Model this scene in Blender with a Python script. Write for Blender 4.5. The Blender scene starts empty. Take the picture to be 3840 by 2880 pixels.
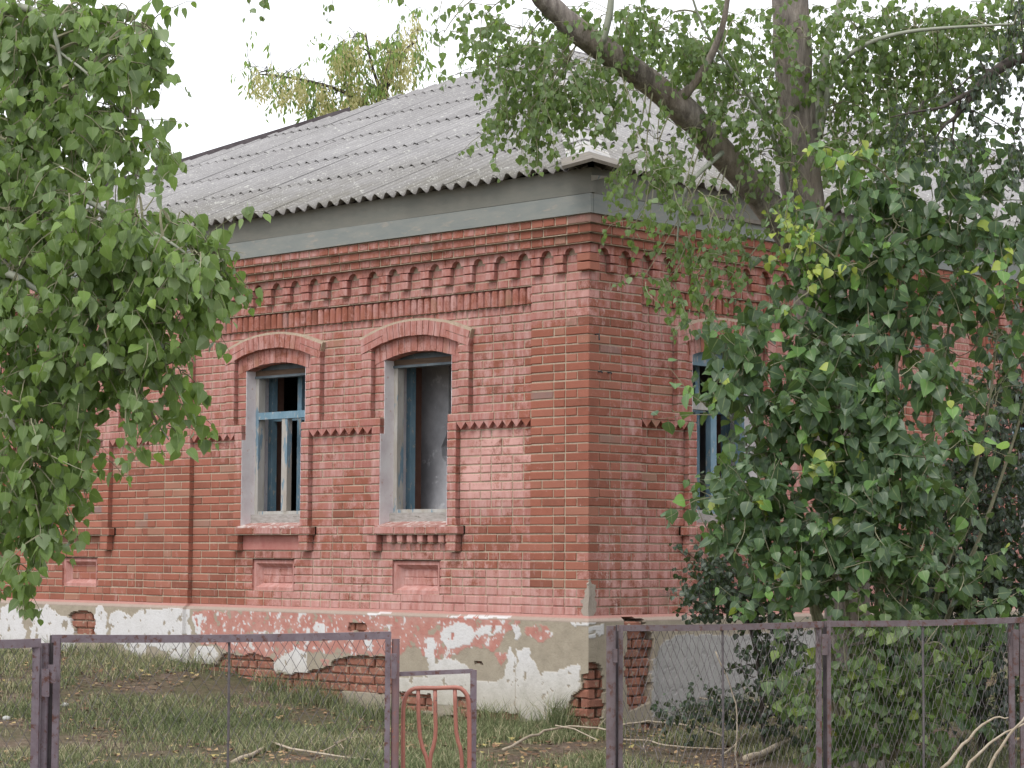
import bpy, math, random
import numpy as np
from mathutils import Vector, Matrix, noise
random.seed(7); RS = np.random.RandomState(7)
S = bpy.context.scene
COL = S.collection
# ------------------------------------------------------------------ camera
CAM = np.array([12.8388, -14.0889, .49644]); YAW, PIT, ROL, FPX = .772259, .073422, .005537, 8687.26
_f = np.array([-math.sin(YAW)*math.cos(PIT), math.cos(YAW)*math.cos(PIT), math.sin(PIT)])
_r0 = np.array([math.cos(YAW), math.sin(YAW), 0.]); _u0 = np.cross(_r0, _f)
_r = _r0*math.cos(ROL)+_u0*math.sin(ROL); _u = -_r0*math.sin(ROL)+_u0*math.cos(ROL)
cd = bpy.data.cameras.new('camera'); cam = bpy.data.objects.new('camera', cd); COL.objects.link(cam)
M = Matrix.Identity(4)
for i in range(3):
    M[i][0] = _r[i]; M[i][1] = _u[i]; M[i][2] = -_f[i]; M[i][3] = CAM[i]
cam.matrix_world = M
cd.sensor_width = 36; cd.lens = FPX/3840*36; cd.clip_end = 3000; cd.clip_start = .1
S.camera = cam
# ------------------------------------------------------------------ world, sun, exposure
SUN_EL, SUN_AZ = math.radians(52), math.radians(-28)      # azimuth: from -Y towards +X, behind the camera's left
W = bpy.data.worlds.new('World'); S.world = W; W.use_nodes = True
wt = W.node_tree; wt.nodes.clear()
wo = wt.nodes.new('ShaderNodeOutputWorld'); mixs = wt.nodes.new('ShaderNodeMixShader')
sky = wt.nodes.new('ShaderNodeTexSky'); sky.sky_type = 'NISHITA'; sky.sun_disc = False
sky.sun_elevation = SUN_EL; sky.sun_rotation = math.radians(180)-SUN_AZ
b1 = wt.nodes.new('ShaderNodeBackground'); b1.inputs[1].default_value = .09
wt.links.new(sky.outputs[0], b1.inputs[0])
b2 = wt.nodes.new('ShaderNodeBackground'); b2.inputs[0].default_value = (.95, .965, 1, 1); b2.inputs[1].default_value = 1.28
mixs.inputs[0].default_value = .88                     # closed white cloud cover over the blue sky
wt.links.new(b1.outputs[0], mixs.inputs[1]); wt.links.new(b2.outputs[0], mixs.inputs[2]); wt.links.new(mixs.outputs[0], wo.inputs[0])
sl = bpy.data.lights.new('sun', 'SUN'); sl.energy = 1.35; sl.angle = math.radians(25); sl.color = (1, .96, .9)
so = bpy.data.objects.new('sun', sl); COL.objects.link(so)
sd = Vector((math.sin(SUN_AZ+.7)*math.cos(SUN_EL), -math.cos(SUN_AZ+.7)*math.cos(SUN_EL), math.sin(SUN_EL)))
so.rotation_euler = sd.to_track_quat('Z', 'Y').to_euler()
S.view_settings.view_transform = 'Standard'; S.view_settings.look = 'None'
S.view_settings.exposure = 0.50; S.view_settings.gamma = 1.0
S.render.engine = 'CYCLES'
S.cycles.max_bounces = 6; S.cycles.diffuse_bounces = 3; S.cycles.glossy_bounces = 2; S.cycles.transmission_bounces = 3

# ------------------------------------------------------------------ helpers
def at(x, y, d):
    """point seen at reading unit (x,y) (picture 2212 wide) at depth d metres along the view axis"""
    X, Y = x*1.73599-1920, y*1.73599-1440
    return CAM+_f*d+_r*(X/FPX*d)-_u*(Y/FPX*d)
def px(p):
    q = np.asarray(p)-CAM; z = q@_f
    return (1920+FPX*(q@_r)/z)/1.73599, (1440-FPX*(q@_u)/z)/1.73599, z
def onwall(w, e, x, y):
    X, Y = x*1.73599-1920, y*1.73599-1440
    d = _f+_r*(X/FPX)-_u*(Y/FPX)
    t = (-e-CAM[1])/d[1] if w == 'L' else (e-CAM[0])/d[0]
    h = CAM+d*t
    return ((-h[0]) if w == 'L' else h[1], h[2])
def sstep(a, b, x):
    t = min(1, max(0, (x-a)/(b-a))); return t*t*(3-2*t)
def G(x, y):
    """ground height"""
    rise = .56*sstep(1.2, 6.5, -x)*sstep(-9, -.5, y)
    rise += .07*sstep(.5, 2, -x)*sstep(6, 4.5, -x)*sstep(-2, -.2, y)
    rise += .16*sstep(-5, 0, y)*sstep(4, 0, abs(x))
    rise += .3*sstep(.5, 4, y)*sstep(6, 0, abs(x-1))
    n = .035*noise.noise(Vector((x*.9, y*.9, 1)))+.02*noise.noise(Vector((x*2.7, y*2.7, 4)))
    far = sstep(30, 60, math.hypot(x, y))
    return (-1.12+rise+n)*(1-far)+far*(-1.1)
def mesh_obj(name, V, F, mat=None, parent=None, attrs=None, smooth=False, fm=None, kind=None):
    me = bpy.data.meshes.new(name)
    V = np.asarray(V, dtype=np.float32).reshape(-1, 3)
    me.from_pydata(V.tolist() if len(V) < 200000 else V, [], F)
    if attrs:
        for k, a in attrs.items():
            if isinstance(a, np.ndarray) and a.ndim == 2:
                at_ = me.attributes.new(k, 'FLOAT_COLOR', 'POINT'); at_.data.foreach_set('color', a.astype(np.float32).ravel())
            else:
                at_ = me.attributes.new(k, 'FLOAT', 'POINT'); at_.data.foreach_set('value', np.asarray(a, dtype=np.float32))
    if smooth:
        me.polygons.foreach_set('use_smooth', [True]*len(me.polygons))
    if mat is not None:
        for m in (mat if isinstance(mat, (list, tuple)) else [mat]): me.materials.append(m)
    if fm is not None: me.polygons.foreach_set('material_index', fm)
    me.update()
    o = bpy.data.objects.new(name, me); COL.objects.link(o)
    if parent is not None: o.parent = parent
    if kind: o['kind'] = kind
    return o
def fast_obj(name, V, nper, mat, parent=None, attrs=None, kind=None, smooth=False):
    """mesh of equal-size polygons given as consecutive vertex rows; V (n,3), F (m,nper) index array in nper"""
    F = nper
    me = bpy.data.meshes.new(name)
    me.vertices.add(len(V)); me.vertices.foreach_set('co', V.astype(np.float32).ravel())
    k = F.shape[1]
    me.loops.add(F.size); me.loops.foreach_set('vertex_index', F.astype(np.int32).ravel())
    me.polygons.add(len(F)); me.polygons.foreach_set('loop_start', np.arange(0, F.size, k, dtype=np.int32))
    try: me.polygons.foreach_set('loop_total', np.full(len(F), k, dtype=np.int32))
    except Exception: pass
    if attrs:
        for kk, a in attrs.items():
            at_ = me.attributes.new(kk, 'FLOAT', 'POINT'); at_.data.foreach_set('value', np.asarray(a, dtype=np.float32))
    me.materials.append(mat); me.update(calc_edges=True); me.validate()
    if smooth: me.polygons.foreach_set('use_smooth', [True]*len(me.polygons))
    o = bpy.data.objects.new(name, me); COL.objects.link(o)
    if parent is not None: o.parent = parent
    if kind: o['kind'] = kind
    return o
def thing(name, label, cat, loc=(0, 0, 0), group=None):
    o = bpy.data.objects.new(name, None); COL.objects.link(o); o.location = loc
    o['label'] = label; o['category'] = cat; o.empty_display_size = .2
    if group: o['group'] = group
    return o
def tag(o, label=None, cat=None, group=None, kind=None):
    if label: o['label'] = label
    if cat: o['category'] = cat
    if group: o['group'] = group
    if kind: o['kind'] = kind
    return o
def adopt(o, parent):
    o.parent = parent; o.matrix_parent_inverse = Matrix.Translation(-Vector(parent.location)); return o
class MB:
    """collects boxes, prisms and tubes in one mesh"""
    def __init__(s): s.V = []; s.F = []; s.A = {}
    def add(s, vs, fs, **at_):
        b = len(s.V); s.V += [tuple(map(float, v)) for v in vs]
        s.F += [[i+b for i in f] for f in fs]
        for k, v in at_.items():
            s.A.setdefault(k, []).extend([v]*len(vs))
    def box(s, p, q, R=None, c=None, **at_):
        x0, y0, z0 = p; x1, y1, z1 = q
        vs = [(x0,y0,z0),(x1,y0,z0),(x1,y1,z0),(x0,y1,z0),(x0,y0,z1),(x1,y0,z1),(x1,y1,z1),(x0,y1,z1)]
        if R is not None: vs = [tuple(np.array(c)+R@np.array(v)) for v in vs]
        s.add(vs, [(0,3,2,1),(4,5,6,7),(0,1,5,4),(1,2,6,5),(2,3,7,6),(3,0,4,7)], **at_)
    def tube(s, pts, rad, n=6, **at_):
        pts = [np.asarray(p, float) for p in pts]
        if not hasattr(rad, '__len__'): rad = [rad]*len(pts)
        b = len(s.V); nv = 0; prev = None
        for i, p in enumerate(pts):
            t = pts[min(i+1, len(pts)-1)]-pts[max(i-1, 0)]; t = t/(np.linalg.norm(t)+1e-9)
            if prev is None:
                a = np.cross(t, (0, 0, 1.)) if abs(t[2]) < .9 else np.cross(t, (1., 0, 0))
            else: a = prev-t*(prev@t)
            a = a/(np.linalg.norm(a)+1e-9); prev = a; c = np.cross(t, a)
            for j in range(n):
                an = 2*math.pi*j/n; q = p+rad[i]*(a*math.cos(an)+c*math.sin(an)); s.V.append(tuple(q)); nv += 1
        for i in range(len(pts)-1):
            for j in range(n):
                s.F.append([b+i*n+j, b+i*n+(j+1) % n, b+(i+1)*n+(j+1) % n, b+(i+1)*n+j])
        s.F.append([b+j for j in range(n)][::-1]); s.F.append([b+(len(pts)-1)*n+j for j in range(n)])
        for k, v in at_.items(): s.A.setdefault(k, []).extend([v]*nv)
    def obj(s, name, mat, parent=None, smooth=False, kind=None):
        return mesh_obj(name, s.V, s.F, mat, parent, {k: np.array(v) for k, v in s.A.items()} or None, smooth, kind=kind)

# ------------------------------------------------------------------ materials
def srgb(r, g, b):
    f = lambda c: ((c/255+.055)/1.055)**2.4 if c > 10 else c/255/12.92
    return (f(r), f(g), f(b), 1)
class NT:
    def __init__(s, name, rough=.85, spec=.3):
        s.m = bpy.data.materials.new(name); s.m.use_nodes = True; s.t = s.m.node_tree
        s.bs = s.t.nodes['Principled BSDF']; s.bs.inputs['Roughness'].default_value = rough
        s.bs.inputs['Specular IOR Level'].default_value = spec
        tc = s.n('ShaderNodeNewGeometry'); s.pos = tc.outputs['Position']
    def n(s, ty, **kw):
        x = s.t.nodes.new(ty)
        for k, v in kw.items(): setattr(x, k, v)
        return x
    def l(s, a, b): s.t.links.new(a, b)
    def scaled(s, sc):
        v = s.n('ShaderNodeVectorMath', operation='MULTIPLY'); s.l(s.pos, v.inputs[0]); v.inputs[1].default_value = sc if hasattr(sc, '__len__') else (sc,)*3
        return v.outputs[0]
    def noise(s, scale, detail=4, rough=.6, vec=None, dist=0):
        x = s.n('ShaderNodeTexNoise'); x.inputs['Scale'].default_value = scale; x.inputs['Detail'].default_value = detail
        x.inputs['Roughness'].default_value = rough; x.inputs['Distortion'].default_value = dist
        s.l(vec if vec is not None else s.pos, x.inputs['Vector']); return x.outputs['Fac']
    def ramp(s, fac, pts, interp='LINEAR'):
        r = s.n('ShaderNodeValToRGB'); r.color_ramp.interpolation = interp
        e = r.color_ramp.elements
        while len(e) < len(pts): e.new(.5)
        for i, (p, c) in enumerate(pts):
            e[i].position = p; e[i].color = c if hasattr(c, '__len__') else (c, c, c, 1)
        s.l(fac, r.inputs[0]); return r.outputs[0]
    def mix(s, f, a, b, mode='MIX'):
        x = s.n('ShaderNodeMix', data_type='RGBA', blend_type=mode)
        for v, i in ((f, x.inputs[0]), (a, x.inputs[6]), (b, x.inputs[7])):
            if hasattr(v, 'links'): s.l(v, i)
            else: i.default_value = v
        return x.outputs[2]
    def math(s, op, a, b=None, c=None, clamp=False):
        x = s.n('ShaderNodeMath', operation=op); x.use_clamp = clamp
        for v, i in ((a, 0), (b, 1), (c, 2)):
            if v is None: continue
            if hasattr(v, 'links'): s.l(v, x.inputs[i])
            else: x.inputs[i].default_value = v
        return x.outputs[0]
    def attr(s, name, out='Fac'):
        a = s.n('ShaderNodeAttribute'); a.attribute_name = name; return a.outputs[out]
    def sep(s):
        x = s.n('ShaderNodeSeparateXYZ'); s.l(s.pos, x.inputs[0]); return x.outputs
    def bump(s, h, strength=.3, dist=.01):
        b = s.n('ShaderNodeBump'); b.inputs['Strength'].default_value = strength; b.inputs['Distance'].default_value = dist
        s.l(h, b.inputs['Height']); s.l(b.outputs[0], s.bs.inputs['Normal'])
    def col(s, c):
        if hasattr(c, 'links'): s.l(c, s.bs.inputs['Base Color'])
        else: s.bs.inputs['Base Color'].default_value = c
    def done(s): return s.m

PAINT_A, PAINT_B, PAINT_C = (.41, .185, .158, 1), (.35, .14, .116, 1), (.50, .305, .28, 1)
def masonry(name, mortar):
    k = NT(name, .92, .2)
    wear = k.attr('wear'); rnd = k.attr('rnd')
    big = k.noise(1.1, 5, .65); mid = k.noise(7, 5, .7); fine = k.noise(60, 3, .7); streak = k.noise(5, 4, .7, vec=k.scaled((3, 3, .55)))
    if mortar:
        base = k.ramp(fine, [(.3, (.36, .28, .20, 1)), (.7, (.56, .47, .37, 1))])
        base = k.mix(k.ramp(mid, [(.35, .0), (.6, .6)]), base, (.36, .29, .215, 1))
    else:
        base = k.ramp(rnd, [(0, (.20, .080, .056, 1)), (.3, (.255, .092, .062, 1)), (.6, (.30, .110, .075, 1)), (.86, (.33, .14, .10, 1)), (.94, (.31, .18, .125, 1)), (1, (.22, .16, .15, 1))])
        base = k.mix(k.ramp(mid, [(.3, 0.), (.7, .45)]), base, (.38, .14, .095, 1))
        base = k.mix(k.ramp(fine, [(.62, 0.), (.75, .35)]), base, (.5, .3, .22, 1))
    paint = k.mix(k.ramp(mid, [(.35, 0.), (.65, 1.)]), PAINT_A, PAINT_B)
    paint = k.mix(k.ramp(streak, [(.44, 0.), (.64, .8)]), paint, PAINT_C)
    pale = k.math('MULTIPLY', k.attr('pale'), k.ramp(k.noise(2.6, 5, .7), [(.35, .15), (.6, 1.)]))
    paint = k.mix(pale, paint, (.62, .36, .325, 1))
    # paint has come off where noise < wear
    m = k.math('ADD', k.math('MULTIPLY', mid, .62), k.math('MULTIPLY', fine, .22))
    m = k.math('ADD', m, k.math('MULTIPLY', streak, .16))
    lo = k.math('SUBTRACT', m, k.math('MULTIPLY_ADD', wear, .5, 00.245 if not mortar else .39))
    mask = k.math('MULTIPLY', lo, 9, clamp=True)
    c = k.mix(mask, base, paint)
    # lime drips near the corner
    drip = k.math('MULTIPLY', k.ramp(k.noise(14, 4, .8, vec=k.scaled((1, 1, .35))), [(.58, 0.), (.64, .8)]), k.attr('lime'))
    c = k.mix(drip, c, (.62, .46, .43, 1))
    soot = k.ramp(big, [(.3, .82), (.6, 1.)])
    c = k.mix(.5, c, k.mix(1., c, soot, 'MULTIPLY'))
    k.col(c); k.bump(k.math('ADD', k.math('MULTIPLY', fine, .5), mid), .55, .006)
    return k.done()
M_brick = masonry('old_brick', False); M_mortar = masonry('lime_mortar', True)

def plaster_mat():
    k = NT('peeling_plaster', .93, .2)
    vc = k.attr('pcol', 'Color'); fine = k.noise(45, 4, .7); mid = k.noise(6, 5, .7)
    c = k.mix(k.ramp(mid, [(.35, 0.), (.7, .35)]), vc, k.mix(1., vc, (.78, .76, .72, 1), 'MULTIPLY'))
    c = k.mix(k.ramp(fine, [(.35, .25), (.5, 0.)]), c, k.mix(1., c, (.6, .58, .56, 1), 'MULTIPLY'))
    spl = k.ramp(k.noise(22, 5, .8), [(.66, 0.), (.69, 1.)])
    c = k.mix(k.math('MULTIPLY', spl, .55), c, (.33, .28, .22, 1))
    k.col(c); k.bump(k.math('ADD', fine, mid), .5, .008); return k.done()
M_plaster = plaster_mat()
M_plinthbrick = None
def simple(name, c1, c2, scale=8, rough=.85, spec=.3, vecscale=None, lo=.35, hi=.65, c3=None, s3=30, lo3=.6, hi3=.66, bump=.3, bdist=.004, metal=0):
    k = NT(name, rough, spec); v = k.scaled(vecscale) if vecscale else None
    a = k.noise(scale, 5, .65, vec=v); c = k.mix(k.ramp(a, [(lo, 0.), (hi, 1.)]), c1, c2)
    if c3: c = k.mix(k.ramp(k.noise(s3, 4, .7, vec=v), [(lo3, 0.), (hi3, 1.)]), c, c3)
    k.col(c); k.bump(k.noise(scale*5, 4, .7, vec=v), bump, bdist); k.bs.inputs['Metallic'].default_value = metal
    return k.done()
M_plinthbrick = simple('dusty_plinth_brick', (.20, .085, .06, 1), (.32, .135, .09, 1), 7, c3=(.36, .29, .22, 1), s3=16, lo3=.54, hi3=.68)
M_core = simple('inner_masonry', (.16, .08, .06, 1), (.2, .11, .08, 1))
M_lime = simple('whitewashed_reveal', (.72, .69, .70, 1), (.62, .56, .58, 1), 6, c3=(.52, .34, .32, 1), s3=18, lo3=.62, hi3=.72)
M_pinkplaster = simple('pink_sill_plaster', (.42, .27, .24, 1), (.33, .14, .115, 1), 9, c3=(.58, .50, .46, 1), s3=14, lo3=.52, hi3=.62)
M_apron = simple('red_washed_apron_plaster', (.38, .14, .12, 1), (.46, .21, .18, 1), 7, c3=(.5, .36, .33, 1), s3=9, lo3=.62, hi3=.72)
M_inplaster = simple('grey_room_plaster', (.74, .74, .78, 1), (.42, .42, .45, 1), 2.2, c3=(.8, .8, .83, 1), s3=5, lo3=.58, hi3=.66)
M_indark = simple('dark_room_plaster', (.17, .17, .175, 1), (.25, .24, .23, 1), 3)  # dark grey plaster of the room's walls, floor and ceiling
M_blue = simple('peeling_blue_paint', (.12, .22, .29, 1), (.19, .29, .36, 1), 10, .6, c3=(.36, .37, .36, 1), s3=26, lo3=.57, hi3=.62, vecscale=(1, 1, .4))
M_greywood = simple('weathered_grey_wood', (.26, .245, .225, 1), (.38, .36, .34, 1), 14, vecscale=(1, 1, 4), c3=(.09, .075, .06, 1), s3=12, lo3=.62, hi3=.7)
M_framewood = simple('bleached_frame_wood', (.33, .30, .26, 1), (.44, .43, .41, 1), 10, vecscale=(1, 1, .25), c3=(.16, .24, .30, 1), s3=9, lo3=.55, hi3=.6)
M_brownwood = simple('brown_lintel_wood', (.075, .05, .035, 1), (.14, .095, .065, 1), 12, vecscale=(.3, .3, 3))
M_lunette = simple('blue_grey_lunette_board', (.10, .125, .145, 1), (.16, .19, .21, 1), 7, c3=(.27, .27, .25, 1), s3=16)
M_fascia1 = simple('faded_green_grey_board_paint', (.165, .168, .148, 1), (.195, .190, .165, 1), 3.5, vecscale=(1, 1, 4), c3=(.24, .20, .16, 1), s3=5, lo3=.63, hi3=.75)
M_fascia2 = simple('faded_blue_grey_board_paint', (.235, .243, .225, 1), (.195, .213, .205, 1), 4, vecscale=(1, 1, 4), c3=(.29, .27, .235, 1), s3=5, lo3=.56, hi3=.7)
M_darkwood_gap = simple('dark_weathered_board_and_gap', (.06, .05, .055, 1), (.11, .095, .10, 1), 9)  # roof boards, and the strips that paint dark gaps in the fence
M_capwood = simple('grey_weathered_cap_board', (.20, .175, .15, 1), (.13, .115, .095, 1), 10, c3=(.22, .20, .10, 1), s3=7, lo3=.58, hi3=.7)
M_fence = simple('oxide_fence_paint', (.155, .115, .135, 1), (.20, .165, .19, 1), 16, .55, .4, c3=(.115, .05, .04, 1), s3=24, lo3=.54, hi3=.64)
M_fencedark = simple('dark_oxide_fence_paint', (.115, .085, .09, 1), (.155, .125, .135, 1), 16, .55, .4, c3=(.10, .045, .035, 1), s3=22, lo3=.52, hi3=.62)
M_fencerust = simple('rusty_pipe_paint', (.20, .11, .105, 1), (.17, .12, .135, 1), 10, .6, .4, c3=(.32, .10, .055, 1), s3=12, lo3=.55, hi3=.66)
M_redtube = simple('faded_red_tube_paint', (.40, .155, .115, 1), (.33, .13, .10, 1), 12, .45, .45, c3=(.12, .07, .06, 1), s3=30, lo3=.62, hi3=.7)
M_wire = simple('dull_fence_wire', (.07, .06, .065, 1), (.14, .12, .125, 1), 20, .5, .5)
M_iron = simple('black_iron', (.03, .03, .035, 1), (.05, .045, .045, 1), 20)
def roof_mat():
    k = NT('lichened_asbestos_cement', .95, .15)
    rnd = k.attr('rnd'); mid = k.noise(3, 5, .7); fine = k.noise(38, 4, .75); speck = k.noise(55, 3, .6)
    c = k.mix(k.ramp(mid, [(.3, 0.), (.7, 1.)]), (.25, .243, .242, 1), (.335, .325, .325, 1))
    c = k.mix(k.math('MULTIPLY', rnd, .35), c, (.20, .19, .19, 1))
    c = k.mix(k.math('MULTIPLY', k.attr('low'), k.ramp(k.noise(2.2, 4, .7), [(.35, .3), (.6, .85)])), c, (.17, .16, .135, 1))
    c = k.mix(k.ramp(speck, [(.62, 0.), (.66, .7)]), c, (.56, .56, .52, 1))
    c = k.mix(k.ramp(k.noise(9, 5, .8), [(.58, 0.), (.66, .65)]), c, (.52, .52, .475, 1))
    c = k.mix(k.ramp(k.noise(20, 4, .8), [(.63, 0.), (.72, .5)]), c, (.12, .11, .11, 1))
    c = k.mix(k.math('MULTIPLY', k.attr('groove'), .85), c, (.105, .095, .092, 1))  # wave shading deepened in the colour, valleys darker
    k.col(c); k.bump(fine, .5, .006); return k.done()
M_roof = roof_mat()
def leaf_mat(name, ramp, under, rough=.42, spec=.45, trans=.3, tcol=(.28, .42, .06, 1), vein=(.30, .36, .16, 1)):
    k = NT(name, rough, spec)
    c = k.ramp(k.attr('rnd'), ramp)
    c = k.mix(k.math('MULTIPLY', k.noise(35, 3, .6), .45), c, k.mix(1., c, (.6, .66, .6, 1), 'MULTIPLY'))
    c = k.mix(k.ramp(k.attr('vein'), [(.90, 0.), (.98, .55)]), c, vein)
    g = k.n('ShaderNodeNewGeometry'); c = k.mix(k.math('MULTIPLY', g.outputs['Backfacing'], .7), c, under)
    k.col(c)
    tr = k.n('ShaderNodeBsdfTranslucent'); k.l(k.mix(.55, c, tcol), tr.inputs[0])
    ms = k.n('ShaderNodeMixShader'); ms.inputs[0].default_value = trans
    k.l(k.bs.outputs[0], ms.inputs[1]); k.l(tr.outputs[0], ms.inputs[2])
    k.l(ms.outputs[0], k.t.nodes['Material Output'].inputs[0]); return k.done()
GREEN = [(0, (.050, .090, .048, 1)), (.45, (.080, .14, .065, 1)), (.72, (.12, .225, .07, 1)), (.92, (.20, .38, .08, 1)), (1, (.38, .45, .08, 1))]
M_leaf = leaf_mat('poplar_leaf', [(0, (.085, .13, .055, 1)), (.5, (.14, .215, .072, 1)), (.85, (.20, .31, .085, 1)), (1, (.29, .41, .09, 1))], (.23, .31, .17, 1), trans=.42)
M_leaflight = leaf_mat('hanging_poplar_leaf', [(0, (.10, .15, .06, 1)), (.5, (.17, .26, .08, 1)), (.85, (.24, .37, .09, 1)), (1, (.33, .46, .10, 1))], (.28, .36, .2, 1), trans=.42)
M_leafbig = leaf_mat('poplar_shoot_leaf', GREEN, (.10, .15, .075, 1), .38, .5)
M_leafdark = leaf_mat('dark_bush_leaf', [(0, (.022, .038, .026, 1)), (.6, (.040, .066, .042, 1)), (1, (.08, .13, .06, 1))], (.06, .09, .055, 1), .4, .5, .15)
M_leafyel = leaf_mat('yellowing_low_leaf', [(0, (.06, .10, .045, 1)), (.5, (.12, .19, .05, 1)), (1, (.34, .38, .07, 1))], (.16, .2, .09, 1))
M_weed = leaf_mat('grey_green_weed_leaf', [(0, (.07, .10, .055, 1)), (.6, (.13, .17, .09, 1)), (1, (.24, .27, .14, 1))], (.2, .23, .15, 1), .7, .2)
M_maple = leaf_mat('maple_leaf', [(0, (.16, .26, .08, 1)), (1, (.34, .47, .14, 1))], (.3, .38, .2, 1), .6, .3, .55)
M_samara = leaf_mat('maple_seed', [(0, (.50, .50, .22, 1)), (1, (.72, .66, .38, 1))], (.5, .46, .24, 1), .7, .2, .5, (.6, .55, .2, 1))
M_twig = simple('green_brown_twig_bark', (.17, .16, .10, 1), (.25, .24, .16, 1), 20)
M_darktwig = simple('dark_twig_bark', (.05, .042, .038, 1), (.08, .065, .055, 1), 20)
def bark_mat(name, a, b, c3, sc=1):
    k = NT(name, .95, .15); v = k.scaled((9*sc, 9*sc, 1.6*sc)); n1 = k.noise(2.2, 6, .7, vec=v); n2 = k.noise(3, 4, .6)
    c = k.ramp(n1, [(.35, a), (.55, b), (.7, c3)]); c = k.mix(k.ramp(n2, [(.45, 0.), (.7, .5)]), c, (.30, .24, .19, 1))
    k.col(c); k.bump(n1, 1., .03); return k.done()
M_bark = bark_mat('furrowed_poplar_bark', (.115, .098, .09, 1), (.25, .22, .195, 1), (.38, .345, .31, 1))
M_greenbark = simple('smooth_green_bark', (.24, .26, .20, 1), (.31, .32, .26, 1), 10)
M_stick = simple('bleached_stick', (.42, .36, .28, 1), (.30, .24, .17, 1), 14, c3=(.5, .46, .38, 1), s3=30)
def ground_mat():
    k = NT('leaf_strewn_soil', .97, .1)
    a = k.noise(.9, 5, .7); b = k.noise(14, 5, .75); f = k.noise(60, 4, .8)
    soil = k.ramp(b, [(.3, (.10, .07, .055, 1)), (.55, (.19, .145, .11, 1)), (.72, (.31, .25, .19, 1))])
    green = k.ramp(f, [(.3, (.06, .07, .03, 1)), (.7, (.13, .145, .07, 1))])
    c = k.mix(k.ramp(a, [(.42, 0.), (.60, .75)]), soil, green)
    c = k.mix(k.ramp(k.noise(42, 3, .5), [(.68, 0.), (.71, .8)]), c, (.34, .23, .13, 1))
    k.col(c); k.bump(k.math('ADD', b, f), .8, .03); return k.done()
M_ground = ground_mat()
def grass_mat():
    k = NT('dry_and_green_grass', .8, .2); c = k.ramp(k.attr('rnd'), [(0, (.085, .11, .05, 1)), (.35, (.14, .175, .08, 1)), (.6, (.22, .24, .12, 1)), (.78, (.34, .31, .19, 1)), (1, (.47, .41, .27, 1))])
    k.col(c); return k.done()
M_grass = grass_mat()
def litter_mat():
    k = NT('fallen_leaf_litter', .8, .2); k.col(k.ramp(k.attr('rnd'), [(0, (.10, .055, .035, 1)), (.4, (.22, .13, .075, 1)), (.8, (.36, .25, .14, 1)), (1, (.42, .36, .13, 1))])); return k.done()
M_litter = litter_mat()
M_stone = simple('grey_stone', (.30, .30, .28, 1), (.42, .42, .40, 1), 20)

# ------------------------------------------------------------------ ground
def grid_ground():
    xs = np.concatenate([np.linspace(-900, -40, 12), np.linspace(-30, -10.5, 14), np.linspace(-10, 20, 151), np.linspace(21, 40, 10), np.linspace(60, 900, 10)])
    ys = np.concatenate([np.linspace(-900, -50, 10), np.linspace(-40, -16, 10), np.linspace(-15, 12, 136), np.linspace(13, 40, 10), np.linspace(60, 900, 12)])
    V = [(x, y, G(x, y)) for y in ys for x in xs]; n = len(xs)
    F = [(j*n+i, j*n+i+1, (j+1)*n+i+1, (j+1)*n+i) for j in range(len(ys)-1) for i in range(n-1)]
    tag(mesh_obj('ground', V, F, M_ground, smooth=True), kind='structure')
grid_ground()

# ------------------------------------------------------------------ house
P = .075; HB = .135
Z = lambda k: (43.9-k)*P
house = thing('brick_house', 'old single storey red brick house with peeling plaster plinth and grey corrugated roof', 'house')
WIN = {'L': [2.11, 4.07, 7.18, 9.14], 'R': [1.83, 3.79, 6.95, 8.9, 12.1, 14.1]}
PIL = {'L': [(0, .667), (5.30, 5.965), (12.1, 12.8)], 'R': [(0, .675), (4.98, 5.66), (9.9, 10.6), (15.3, 15.9), (19.3, 20)]}
BLIND = {('L', 7.18), ('L', 9.14)}
LEN = {'L': 12.8, 'R': 20.0}
VIS = {'L': 10.4, 'R': 8.2}            # beyond this only plain wall is built (far outside the picture)
def W3(w, u, e, z): return (-u, -e, z) if w == 'L' else (e, u, z)
def wear_at(w, u, z):
    """how far the paint has gone, 0..1"""
    n = noise.noise(Vector((u*1.3+(9 if w == 'R' else 0), z*1.3, 3)))*.5
    if w == 'L':
        v = .30+.10*n
        v = max(v, .66*sstep(.95, .6, u)*sstep(.10, .3, z)*sstep(2.9, 2.2, z))            # corner pier
        v = max(v, .52*sstep(1.9, 1.3, u)*sstep(1.05, .7, z)*sstep(.2, .45, z)*sstep(.2, .9, u))
        v = max(v, .68*sstep(3.5, 5.0, u)*sstep(1.75, 1.2, z))                               # left piers
        v = max(v, .55*sstep(3.3, 3.1, u)*sstep(2.5, 2.8, u)*sstep(1.5, 1.2, z)*sstep(.3, .6, z))
        v = max(v, .42*sstep(3.0, 3.1, z))
        v = max(v, .58*sstep(1.1, .5, u)*sstep(3.0, 3.1, z))
        v -= .25*sstep(.22, .05, z)*sstep(3.2, 2, u)
    else:
        v = .38+.12*n
        v = max(v, .62*sstep(.66, .45, u)*sstep(.5, .8, z)*sstep(2.9, 2.3, z))
        v = max(v, .55*sstep(1.3, .9, u)*sstep(.7, 1.0, z)*sstep(2.3, 2.0, z)*sstep(.4, .9, u))
        v = max(v, .62*sstep(3.02, 3.1, z))
    return min(1, max(0, v+n*.22))
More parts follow.
